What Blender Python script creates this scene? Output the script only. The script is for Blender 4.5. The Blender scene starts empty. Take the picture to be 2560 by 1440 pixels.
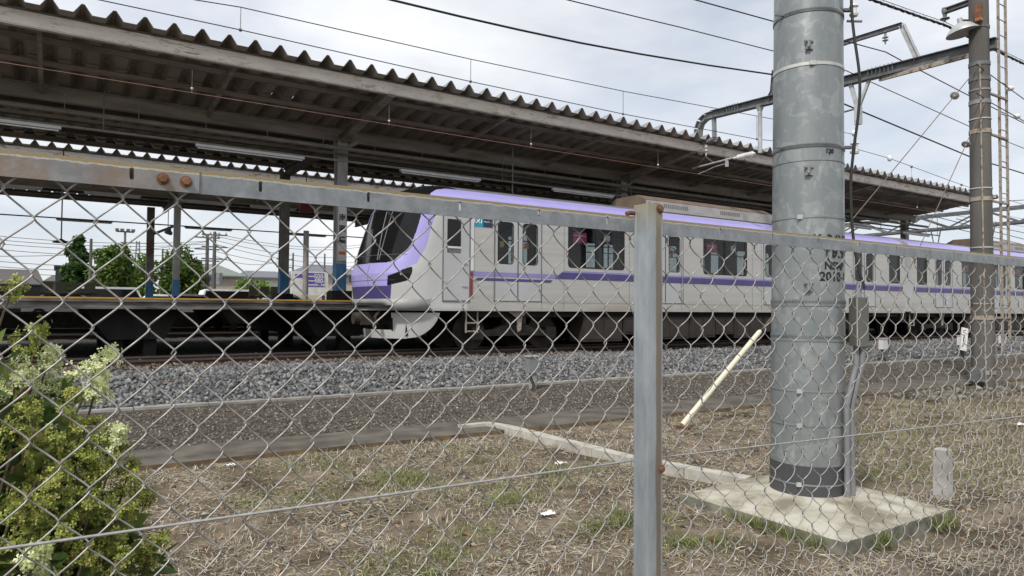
import bpy, math, random
import numpy as np
from mathutils import Vector, Matrix, noise
from mathutils.geometry import tessellate_polygon
random.seed(7); rng = np.random.default_rng(7)
R = math.radians
sc = bpy.context.scene
# ------------------------------------------------------------------ camera
FPX, CX, CY = 1750.0, 1280.0, 720.0
YAW, PITCH, ROLL = R(33.2), R(1.70), R(0.40)
EYE = np.array([0, 0, 1.6])
_f = np.array([math.sin(YAW)*math.cos(PITCH), math.cos(YAW)*math.cos(PITCH), math.sin(PITCH)])
_r0 = np.array([math.cos(YAW), -math.sin(YAW), 0]); _u0 = np.cross(_r0, _f)
_r = _r0*math.cos(ROLL)+_u0*math.sin(ROLL); _u = -_r0*math.sin(ROLL)+_u0*math.cos(ROLL)
cd = bpy.data.cameras.new('camera'); cam = bpy.data.objects.new('camera', cd); sc.collection.objects.link(cam)
cam.matrix_world = Matrix(((_r[0], _u[0], -_f[0], 0), (_r[1], _u[1], -_f[1], 0), (_r[2], _u[2], -_f[2], 1.6), (0, 0, 0, 1)))
cd.sensor_width = 36; cd.lens = 36*FPX/2560; cd.clip_start = 0.05; cd.clip_end = 6000
sc.camera = cam
def ray(px, py): return _f+_r*(px-CX)/FPX-_u*(py-CY)/FPX
def onY(px, py, Y): d = ray(px, py); p = EYE+d*Y/d[1]; return (float(p[0]), float(p[1]), float(p[2]))
def onX(px, py, X): d = ray(px, py); p = EYE+d*X/d[0]; return (float(p[0]), float(p[1]), float(p[2]))
def onZ(px, py, Z): d = ray(px, py); p = EYE+d*(Z-1.6)/d[2]; return (float(p[0]), float(p[1]), float(p[2]))
# ------------------------------------------------------------------ sky and sun
SUN = Vector((-0.80, -0.46, 1.05)).normalized()
w = bpy.data.worlds.new('World'); sc.world = w; w.use_nodes = True
nt = w.node_tree; nt.nodes.clear()
def N(nt, t, **k):
    n = nt.nodes.new(t)
    for a, b in k.items(): setattr(n, a, b)
    return n
out = N(nt, 'ShaderNodeOutputWorld'); bg = N(nt, 'ShaderNodeBackground'); bg.inputs[1].default_value = 0.1
sky = N(nt, 'ShaderNodeTexSky', sky_type='NISHITA'); sky.sun_disc = False
sky.sun_elevation = math.asin(SUN.z); sky.sun_rotation = math.atan2(SUN.x, SUN.y)
tc = N(nt, 'ShaderNodeTexCoord'); mp = N(nt, 'ShaderNodeMapping'); mp.inputs['Scale'].default_value = (1, 1, 2.6)
n1 = N(nt, 'ShaderNodeTexNoise'); n1.inputs['Scale'].default_value = 2.3; n1.inputs['Detail'].default_value = 7; n1.inputs['Roughness'].default_value = .52
n1.inputs['Distortion'].default_value = .35
cr = N(nt, 'ShaderNodeValToRGB'); cr.color_ramp.elements[0].position = .30; cr.color_ramp.elements[1].position = .56
cr.color_ramp.elements[0].color = (.6, .6, .6, 1)
n2 = N(nt, 'ShaderNodeTexNoise'); n2.inputs['Scale'].default_value = 3.1; n2.inputs['Detail'].default_value = 5
cr2 = N(nt, 'ShaderNodeValToRGB'); cr2.color_ramp.elements[0].position = .40; cr2.color_ramp.elements[1].position = .57
cr2.color_ramp.elements[0].color = (7.0, 7.4, 8.1, 1); cr2.color_ramp.elements[1].color = (8.8, 8.95, 9.2, 1)
mx = N(nt, 'ShaderNodeMixRGB')
L = nt.links.new
L(tc.outputs['Generated'], mp.inputs[0]); L(mp.outputs[0], n1.inputs[0]); L(mp.outputs[0], n2.inputs[0])
sx_ = N(nt, 'ShaderNodeSeparateXYZ'); L(tc.outputs['Generated'], sx_.inputs[0]); mr_ = N(nt, 'ShaderNodeMapRange'); mr_.inputs[1].default_value = .55; mr_.inputs[2].default_value = .95; mr_.inputs[3].default_value = 0; mr_.inputs[4].default_value = -.07; L(sx_.outputs[0], mr_.inputs[0]); ad_ = N(nt, 'ShaderNodeMath', operation='ADD'); L(n1.outputs[0], ad_.inputs[0]); L(mr_.outputs[0], ad_.inputs[1]); L(ad_.outputs[0], cr.inputs[0]); L(n2.outputs[0], cr2.inputs[0]); L(cr.outputs[0], mx.inputs[0]); L(sky.outputs[0], mx.inputs[1]); L(cr2.outputs[0], mx.inputs[2])
L(mx.outputs[0], bg.inputs[0]); L(bg.outputs[0], out.inputs[0])
sl = bpy.data.lights.new('sun', 'SUN'); sl.energy = 3.1; sl.angle = R(5); sl.color = (1, .96, .9)
so = bpy.data.objects.new('sun', sl); sc.collection.objects.link(so); so.rotation_euler = SUN.to_track_quat('Z', 'Y').to_euler(); so.location = (0, 0, 30)
sc.view_settings.view_transform = 'Standard'; sc.view_settings.look = 'None'; sc.view_settings.exposure = 0.19; sc.view_settings.gamma = 1
sc.render.engine = 'CYCLES'; sc.cycles.max_bounces = 8; sc.cycles.transparent_max_bounces = 24; sc.cycles.caustics_reflective = False; sc.cycles.caustics_refractive = False
# ------------------------------------------------------------------ materials
MATS = {}
def ramp(nt, fac, stops):
    r = N(nt, 'ShaderNodeValToRGB'); e = r.color_ramp.elements
    while len(e) < len(stops): e.new(.5)
    for k, (p, c) in enumerate(stops): e[k].position = p; e[k].color = (c[0], c[1], c[2], 1)
    nt.links.new(fac, r.inputs[0]); return r
def base(name, rough=.6, metal=0., spec=.5):
    m = bpy.data.materials.new(name); m.use_nodes = True; nt = m.node_tree; b = nt.nodes['Principled BSDF']
    b.inputs['Roughness'].default_value = rough; b.inputs['Metallic'].default_value = metal; b.inputs['Specular IOR Level'].default_value = spec
    return m, nt, b
def tex(nt, scale=5, detail=4, rough=.55, stretch=(1, 1, 1), kind='ShaderNodeTexNoise', coord='Object', dist=0):
    tc = N(nt, 'ShaderNodeTexCoord'); mp = N(nt, 'ShaderNodeMapping'); mp.inputs['Scale'].default_value = stretch
    t = N(nt, kind); t.inputs['Scale'].default_value = scale
    if kind == 'ShaderNodeTexNoise': t.inputs['Detail'].default_value = detail; t.inputs['Roughness'].default_value = rough; t.inputs['Distortion'].default_value = dist
    nt.links.new(tc.outputs[coord], mp.inputs[0]); nt.links.new(mp.outputs[0], t.inputs['Vector']); return t
def bump(nt, b, h, s=.3, d=.01):
    bn = N(nt, 'ShaderNodeBump'); bn.inputs['Strength'].default_value = s; bn.inputs['Distance'].default_value = d
    nt.links.new(h, bn.inputs['Height']); nt.links.new(bn.outputs[0], b.inputs['Normal'])
def noisy(name, c1, c2, scale=6, rough=.7, metal=0., stretch=(1, 1, 1), bs=0., bd=.01, c3=None, detail=5, spec=.5, lo=.35, hi=.65):
    m, nt, b = base(name, rough, metal, spec)
    t = tex(nt, scale, detail, stretch=stretch)
    st = [(lo, c1), (hi, c2)] if c3 is None else [(lo, c1), ((lo+hi)/2, c2), (hi, c3)]
    r = ramp(nt, t.outputs[0], st); nt.links.new(r.outputs[0], b.inputs['Base Color'])
    if bs: t2 = tex(nt, scale*4, 6, stretch=stretch); bump(nt, b, t2.outputs[0], bs, bd)
    MATS[name] = m; return m
def island(name, stops, rough=.85, mix=None, trans=0, spec=.12, bs=0):
    m, nt, b = base(name, rough, 0, spec); g = N(nt, 'ShaderNodeNewGeometry'); r = ramp(nt, g.outputs['Random Per Island'], stops); src = r.outputs[0]
    if mix:
        t = tex(nt, mix[0], 4); r2 = ramp(nt, t.outputs[0], [(.3, (mix[1],)*3), (.7, (mix[2],)*3)])
        mm = N(nt, 'ShaderNodeMixRGB', blend_type='MULTIPLY'); mm.inputs[0].default_value = 1; nt.links.new(src, mm.inputs[1]); nt.links.new(r2.outputs[0], mm.inputs[2]); src = mm.outputs[0]
    nt.links.new(src, b.inputs['Base Color'])
    if trans:
        o = nt.nodes['Material Output']; tr = N(nt, 'ShaderNodeBsdfTranslucent'); nt.links.new(src, tr.inputs[0])
        ms = N(nt, 'ShaderNodeMixShader'); ms.inputs[0].default_value = trans; nt.links.new(b.outputs[0], ms.inputs[1]); nt.links.new(tr.outputs[0], ms.inputs[2]); nt.links.new(ms.outputs[0], o.inputs[0])
    MATS[name] = m; return m
def plain(name, c, rough=.5, metal=0., spec=.5):
    return noisy(name, tuple(x*.88 for x in c), tuple(min(1, x*1.08) for x in c), 3, rough, metal, spec=spec)
# galvanised pole with pale zinc patches
def galv_pole():
    m, nt, b = base('galvanised pole', .42, .35)
    t = tex(nt, 5.2, 3, .55, (1, 1, .85), dist=.5); r = ramp(nt, t.outputs[0], [(.0, (.19, .207, .21)), (.55, (.225, .245, .248)), (.562, (.275, .298, .297)), (.66, (.268, .29, .29)), (.672, (.222, .243, .246))])
    t2 = tex(nt, 9, 6, .7, (1, 1, .35)); r2 = ramp(nt, t2.outputs[0], [(.3, (.86, .88, .9)), (.72, (1.14, 1.12, 1.1))])
    t3 = tex(nt, 11, 2, .6, (1, 1, .9), dist=.4); r3 = ramp(nt, t3.outputs[0], [(.60, (1, 1, 1)), (.63, (1.18, 1.16, 1.14))])
    mm = N(nt, 'ShaderNodeMixRGB', blend_type='MULTIPLY'); mm.inputs[0].default_value = 1
    m2 = N(nt, 'ShaderNodeMixRGB', blend_type='MULTIPLY'); m2.inputs[0].default_value = 1
    L = nt.links.new; L(r.outputs[0], mm.inputs[1]); L(r2.outputs[0], mm.inputs[2]); L(mm.outputs[0], m2.inputs[1]); L(r3.outputs[0], m2.inputs[2]); L(m2.outputs[0], b.inputs['Base Color'])
    MATS['galvanised pole'] = m
galv_pole()
def galv_rail(name, rust, zref):
    m, nt, b = base(name, .5, .3)
    t = tex(nt, 26, 7, .7); r = ramp(nt, t.outputs[0], [(.3, (.17, .19, .205)), (.5, (.235, .255, .27)), (.72, (.32, .34, .35))])
    t2 = tex(nt, 7, 5, .6, (1, 1, .5)); r2 = ramp(nt, t2.outputs[0], [(.62-rust, (0, 0, 0)), (.82-rust, (1, 1, 1))])
    mm = N(nt, 'ShaderNodeMixRGB'); mm.inputs[2].default_value = (.24, .135, .06, 1)
    sc_ = N(nt, 'ShaderNodeMath', operation='MULTIPLY'); sc_.inputs[1].default_value = .75
    L = nt.links.new; L(r2.outputs[0], sc_.inputs[0]); L(sc_.outputs[0], mm.inputs[0]); L(r.outputs[0], mm.inputs[1])
    # lichen crust along the top edge (its own ragged outline)
    tc = N(nt, 'ShaderNodeTexCoord'); sp = N(nt, 'ShaderNodeSeparateXYZ'); L(tc.outputs['Object'], sp.inputs[0])
    t3 = tex(nt, 60, 5, .7); ad = N(nt, 'ShaderNodeMath', operation='MULTIPLY_ADD'); ad.inputs[1].default_value = .010; L(t3.outputs[0], ad.inputs[0]); L(sp.outputs[2], ad.inputs[2])
    g1 = N(nt, 'ShaderNodeMath', operation='GREATER_THAN'); g1.inputs[1].default_value = zref+.0015; L(ad.outputs[0], g1.inputs[0])
    g2 = N(nt, 'ShaderNodeMath', operation='GREATER_THAN'); g2.inputs[1].default_value = zref+.0042; L(ad.outputs[0], g2.inputs[0])
    m3 = N(nt, 'ShaderNodeMixRGB'); m3.inputs[2].default_value = (.42, .43, .40, 1); L(g1.outputs[0], m3.inputs[0]); L(mm.outputs[0], m3.inputs[1])
    m4 = N(nt, 'ShaderNodeMixRGB'); m4.inputs[2].default_value = (.30, .235, .125, 1); L(g2.outputs[0], m4.inputs[0]); L(m3.outputs[0], m4.inputs[1])
    L(m4.outputs[0], b.inputs['Base Color']); t5 = tex(nt, 120, 4); bump(nt, b, t5.outputs[0], .25, .002)
    MATS[name] = m
galv_rail('rail steel', 0.02, 1.8285); galv_rail('rusty rail steel', .22, 1.8285)
def fascia_mat():
    m, nt, b = base('cream paint with rust', .6)
    t = tex(nt, 1.4, 5, .6, (1, 1, 3)); r = ramp(nt, t.outputs[0], [(.3, (.60, .555, .49)), (.7, (.77, .73, .66))])
    t2 = tex(nt, 3.2, 9, .78, (.8, 1, 3.2)); r2 = ramp(nt, t2.outputs[0], [(.535, (0, 0, 0)), (.575, (.85, .85, .85))])
    t4 = tex(nt, .55, 2); r4 = ramp(nt, t4.outputs[0], [(.42, (.25, .25, .25)), (.6, (1, 1, 1))])
    mu = N(nt, 'ShaderNodeMath', operation='MULTIPLY'); mm = N(nt, 'ShaderNodeMixRGB'); mm.inputs[2].default_value = (.17, .075, .035, 1)
    L = nt.links.new; L(r2.outputs[0], mu.inputs[0]); L(r4.outputs[0], mu.inputs[1]); L(mu.outputs[0], mm.inputs[0]); L(r.outputs[0], mm.inputs[1]); L(mm.outputs[0], b.inputs['Base Color'])
    MATS['cream paint with rust'] = m
fascia_mat()
def post_mat():
    m, nt, b = base('post steel', .45, .35)
    t = tex(nt, 30, 7, .7, (1, 1, .25)); r = ramp(nt, t.outputs[0], [(.3, (.23, .26, .285)), (.7, (.37, .40, .42))])
    L = nt.links.new; tc = N(nt, 'ShaderNodeTexCoord'); sp = N(nt, 'ShaderNodeSeparateXYZ'); L(tc.outputs['Object'], sp.inputs[0])
    # brown run-off streak below the bolt
    d = N(nt, 'ShaderNodeMath', operation='SUBTRACT'); d.inputs[1].default_value = 1.252; L(sp.outputs[0], d.inputs[0]); a = N(nt, 'ShaderNodeMath', operation='ABSOLUTE'); L(d.outputs[0], a.inputs[0])
    t2 = tex(nt, 9, 5, .65, (1, 1, .6)); ma = N(nt, 'ShaderNodeMath', operation='MULTIPLY_ADD'); ma.inputs[1].default_value = -.013; L(t2.outputs[0], ma.inputs[0]); L(a.outputs[0], ma.inputs[2])
    r2 = ramp(nt, ma.outputs[0], [(0, (.8, .8, .8)), (.004, (0, 0, 0))])
    mm = N(nt, 'ShaderNodeMixRGB'); mm.inputs[2].default_value = (.16, .12, .075, 1); L(r2.outputs[0], mm.inputs[0]); L(r.outputs[0], mm.inputs[1])
    t3 = tex(nt, 12, 4, .6); a3 = N(nt, 'ShaderNodeMath', operation='MULTIPLY_ADD'); a3.inputs[1].default_value = .07; L(t3.outputs[0], a3.inputs[0]); L(sp.outputs[2], a3.inputs[2])
    r3 = ramp(nt, a3.outputs[0], [(0, (0, 0, 0)), (1, (1, 1, 1))]); mr = N(nt, 'ShaderNodeMapRange'); mr.inputs[1].default_value = 1.83; mr.inputs[2].default_value = 1.90; L(a3.outputs[0], mr.inputs[0])
    m3 = N(nt, 'ShaderNodeMixRGB'); m3.inputs[2].default_value = (.30, .26, .17, 1); L(mr.outputs[0], m3.inputs[0]); L(mm.outputs[0], m3.inputs[1])
    L(m3.outputs[0], b.inputs['Base Color']); MATS['post steel'] = m
post_mat()
def glass_mat(name, tint, refl=1.0):
    m = bpy.data.materials.new(name); m.use_nodes = True; nt = m.node_tree; nt.nodes.remove(nt.nodes['Principled BSDF']); o = nt.nodes['Material Output']
    t = N(nt, 'ShaderNodeBsdfTransparent'); t.inputs[0].default_value = (*tint, 1); g = N(nt, 'ShaderNodeBsdfGlossy'); g.inputs['Roughness'].default_value = .03
    g.inputs[0].default_value = (refl,)*3+(1,)
    lw = N(nt, 'ShaderNodeLayerWeight'); lw.inputs[0].default_value = .35; pw = N(nt, 'ShaderNodeMath', operation='POWER'); pw.inputs[1].default_value = 3.0; nt.links.new(lw.outputs['Facing'], pw.inputs[0]); fr = N(nt, 'ShaderNodeMath', operation='MULTIPLY_ADD'); fr.inputs[1].default_value = .5; fr.inputs[2].default_value = .03; nt.links.new(pw.outputs[0], fr.inputs[0]); ms = N(nt, 'ShaderNodeMixShader')
    L = nt.links.new; L(fr.outputs[0], ms.inputs[0]); L(t.outputs[0], ms.inputs[1]); L(g.outputs[0], ms.inputs[2]); L(ms.outputs[0], o.inputs[0]); MATS[name] = m
glass_mat('window glass', (.66, .69, .69), .7); glass_mat('dark glass', (.05, .055, .055))
def train_metal():
    m, nt, b = base('stainless body', .38, .25)
    t = tex(nt, 1.2, 6, .6, (.15, 1, 8)); r = ramp(nt, t.outputs[0], [(.3, (.41, .405, .385)), (.7, (.485, .48, .46))])
    t2 = tex(nt, 1.6, 6, .7, (.5, 1, 1)); L = nt.links.new
    tc = N(nt, 'ShaderNodeTexCoord'); sp = N(nt, 'ShaderNodeSeparateXYZ'); L(tc.outputs['Object'], sp.inputs[0])
    mr = N(nt, 'ShaderNodeMapRange'); mr.inputs[1].default_value = 2.0; mr.inputs[2].default_value = 1.55; mr.inputs[3].default_value = 0; mr.inputs[4].default_value = 1; L(sp.outputs[2], mr.inputs[0])
    r2 = ramp(nt, t2.outputs[0], [(.4, (0, 0, 0)), (.7, (.8, .8, .8))]); mu = N(nt, 'ShaderNodeMath', operation='MULTIPLY'); L(mr.outputs[0], mu.inputs[0]); L(r2.outputs[0], mu.inputs[1])
    mm = N(nt, 'ShaderNodeMixRGB'); mm.inputs[2].default_value = (.30, .235, .165, 1); L(mu.outputs[0], mm.inputs[0]); L(r.outputs[0], mm.inputs[1]); L(mm.outputs[0], b.inputs['Base Color'])
    t3 = tex(nt, 60, 2, .5, (.02, 1, 1)); bump(nt, b, t3.outputs[0], .08, .004); MATS['stainless body'] = m
train_metal()
noisy('cab paint', (.47, .47, .46), (.53, .53, .52), 2, .3, .1)
noisy('lavender paint', (.33, .30, .61), (.36, .33, .65), 2, .35); noisy('muted lavender', (.21, .195, .42), (.25, .23, .47), 2, .45)
noisy('deep purple paint', (.055, .043, .155), (.07, .055, .185), 2, .35)
plain('glossy black', (.010, .010, .011), .10, spec=.28); plain('roof grey', (.035, .036, .038), .6)
noisy('door steel', (.42, .425, .43), (.47, .475, .48), 2, .4, .2)
plain('rubber', (.012, .012, .012), .8); noisy('underframe brown', (.010, .008, .007), (.022, .018, .015), 3, .85)
noisy('bogie steel', (.02, .016, .013), (.055, .042, .032), 4, .8); noisy('equipment box', (.020, .0145, .012), (.038, .028, .023), 3, .75)
noisy('air conditioner side', (.32, .31, .29), (.40, .39, .37), 3, .5); noisy('air conditioner end', (.12, .085, .062), (.17, .125, .095), 3, .8)
plain('seat cloth', (.10, .06, .20), .9); plain('interior panel', (.36, .36, .35), .6); plain('interior dark', (.05, .05, .052), .8)
noisy('sill steel', (.27, .27, .265), (.34, .34, .33), 3, .6, .2); plain('lens amber', (.30, .10, .03), .4); plain('pink paper', (.62, .05, .22), .5); plain('white paper', (.75, .75, .75), .5); plain('teal paint', (.02, .28, .38), .4); plain('navy paint', (.015, .03, .075), .4); plain('orange paint', (.75, .16, .02), .5); plain('yellow sticker', (.55, .42, .08), .5); plain('red paint', (.24, .03, .025), .5)
plain('black paint', (.01, .01, .011), .6)
noisy('roof sheet', (.26, .235, .205), (.38, .345, .305), 2, .8, stretch=(1, .4, 1)); noisy('roof top', (.22, .22, .215), (.30, .30, .29), 2, .6)
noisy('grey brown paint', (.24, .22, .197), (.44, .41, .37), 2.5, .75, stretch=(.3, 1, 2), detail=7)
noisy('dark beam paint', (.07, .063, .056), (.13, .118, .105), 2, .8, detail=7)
noisy('tray paint', (.19, .18, .15), (.26, .245, .21), 3, .7); noisy('lamp white', (.55, .56, .57), (.62, .63, .64), 3, .4)
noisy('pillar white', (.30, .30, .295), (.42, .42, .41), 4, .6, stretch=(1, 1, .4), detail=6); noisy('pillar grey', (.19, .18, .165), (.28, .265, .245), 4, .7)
noisy('blue paint', (.05, .18, .36), (.10, .27, .47), 5, .6, stretch=(1, 1, .5), detail=6)
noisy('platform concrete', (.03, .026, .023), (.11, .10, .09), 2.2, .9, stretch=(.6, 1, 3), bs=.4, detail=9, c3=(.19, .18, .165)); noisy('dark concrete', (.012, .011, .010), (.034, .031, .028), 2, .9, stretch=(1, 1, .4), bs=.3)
noisy('platform paving', (.05, .05, .05), (.075, .074, .07), 5, .9); noisy('yellow paint', (.36, .19, .02), (.46, .26, .04), 5, .7)
noisy('slab concrete', (.20, .18, .135), (.345, .32, .255), 3.5, .95, bs=.6, bd=.008, detail=12, c3=(.45, .43, .365), spec=.15, lo=.38, hi=.62); noisy('kerb concrete', (.30, .28, .24), (.46, .44, .385), 7, .9, bs=.4, bd=.004, detail=8)
noisy('slab side', (.10, .10, .075), (.22, .215, .165), 7, .95, bs=.5, bd=.006, detail=8)
noisy('trough concrete', (.20, .19, .17), (.34, .325, .295), 5, .9, bs=.3, bd=.004, detail=8); noisy('asphalt', (.076, .068, .056), (.145, .131, .111), 2.5, .95, bs=.8, bd=.006, detail=12, spec=.12)
noisy('asphalt edge', (.05, .035, .02), (.15, .10, .05), 6, .95, bs=.5, bd=.006)
noisy('concrete pole', (.075, .071, .064), (.115, .108, .098), 4, .85, stretch=(1, 1, .15), detail=7); noisy('pole coating', (.045, .046, .05), (.062, .063, .067), 4, .6)
noisy('galvanised steel', (.17, .175, .18), (.27, .275, .28), 6, .55, .3, detail=6); noisy('pale steel', (.36, .37, .37), (.48, .49, .49), 6, .5, .2)
noisy('dull steel', (.10, .105, .11), (.165, .17, .175), 6, .6, .3); noisy('ladder paint', (.22, .19, .15), (.34, .30, .25), 9, .8, c3=(.14, .09, .06), detail=7)
noisy('strap steel', (.38, .39, .37), (.52, .53, .50), 8, .45, .2); noisy('band steel', (.17, .195, .20), (.25, .28, .285), 8, .5, .3)
noisy('box steel', (.12, .122, .105), (.165, .168, .148), 3, .45, .2, stretch=(1, 1, .3)); noisy('conduit plastic', (.17, .175, .185), (.21, .215, .225), 3, .5)
plain('black rubber cable', (.014, .014, .015), .6); noisy('wire dark', (.03, .03, .032), (.05, .05, .052), 3, .6); noisy('wire pink', (.19, .105, .085), (.26, .15, .125), 3, .6, .3); noisy('wire brown', (.10, .065, .045), (.17, .12, .09), 5, .7)
plain('porcelain', (.72, .72, .70), .2); noisy('porcelain dull', (.25, .25, .24), (.38, .38, .37), 9, .4)
noisy('guard yellow', (.56, .52, .40), (.66, .62, .49), 3, .5); noisy('rust', (.11, .05, .026), (.20, .10, .052), 18, .9, bs=.5, bd=.003, detail=7); noisy('rail rust', (.045, .022, .014), (.085, .045, .03), 6, .8); plain('rail head', (.10, .08, .07), .4, .5)
noisy('mesh wire', (.24, .232, .22), (.38, .37, .35), 60, .38, .3); noisy('line wire', (.30, .30, .29), (.42, .42, .41), 60, .4, .3)
noisy('stump concrete', (.28, .272, .255), (.40, .39, .37), 9, .95, bs=.5, bd=.004, detail=8)
island('ballast stone', [(0, (.075, .076, .078)), (.3, (.13, .133, .137)), (.7, (.20, .202, .205)), (.95, (.31, .307, .30)), (1, (.21, .14, .10))], .85, (40, .7, 1.15))
island('rusty stone', [(0, (.05, .038, .03)), (.5, (.12, .092, .072)), (1, (.21, .17, .14))], .9)
island('brown gravel', [(0, (.06, .052, .042)), (.5, (.13, .115, .097)), (.88, (.20, .188, .162)), (1, (.34, .325, .29))], .9)
island('straw', [(0, (.10, .075, .05)), (.25, (.225, .186, .132)), (.55, (.375, .325, .24)), (.85, (.53, .48, .375)), (1, (.68, .64, .55))], .85, trans=.15)
island('green grass', [(0, (.12, .15, .05)), (.5, (.20, .24, .085)), (1, (.36, .34, .18))], .7, trans=.3)
island('dry leaf', [(0, (.12, .055, .025)), (.6, (.27, .16, .09)), (1, (.42, .33, .22))], .8, trans=.15)
island('bush leaf', [(0, (.035, .065, .018)), (.4, (.08, .13, .035)), (.75, (.16, .215, .06)), (.90, (.28, .29, .09)), (1, (.10, .045, .03))], .55, trans=.35)
island('floret cream', [(0, (.46, .54, .20)), (.5, (.66, .70, .38)), (1, (.84, .84, .62))], .7, trans=.3)
island('floret lime', [(0, (.12, .155, .035)), (.5, (.27, .31, .07)), (.9, (.50, .50, .15)), (1, (.26, .17, .08))], .7, trans=.3)
noisy('twig', (.06, .04, .03), (.14, .10, .07), 20, .9)
island('tree leaf dark', [(0, (.03, .065, .02)), (.6, (.06, .12, .035)), (1, (.11, .19, .06))], .7, trans=.25)
island('tree leaf mid', [(0, (.05, .09, .02)), (.6, (.10, .165, .035)), (1, (.18, .25, .06))], .7, trans=.25)
island('tree leaf bright', [(0, (.08, .15, .025)), (.6, (.15, .24, .04)), (1, (.24, .32, .07))], .7, trans=.25)
noisy('bark', (.05, .04, .03), (.10, .08, .06), 8, .9)
noisy('soil', (.066, .053, .036), (.135, .110, .078), 2.2, .95, bs=.8, bd=.03, detail=12, c3=(.215, .175, .13), spec=.1)
noisy('gravel soil', (.055, .047, .038), (.125, .108, .088), 9, .95, bs=1, bd=.03, detail=12, spec=.1)
noisy('ballast bed', (.05, .05, .05), (.15, .15, .148), 16, .95, bs=.9, bd=.03, detail=6, spec=.1)
noisy('far ground', (.20, .195, .18), (.30, .29, .265), 9, .95, bs=.6, bd=.03, detail=8, spec=.1)
for nm, c in dict(roof_brown=(.075, .065, .06), roof_green=(.16, .19, .165), roof_grey=(.13, .135, .15), wall_tan=(.32, .245, .19), wall_beige=(.42, .36, .29), wall_white=(.62, .62, .60), wall_char=(.035, .037, .045), car_white=(.75, .76, .77), car_dark=(.02, .022, .026), sign_white=(.70, .69, .66), sign_purple=(.13, .09, .42), bench_olive=(.10, .105, .055)).items():
    plain(nm.replace('_', ' '), c, .6)
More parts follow.
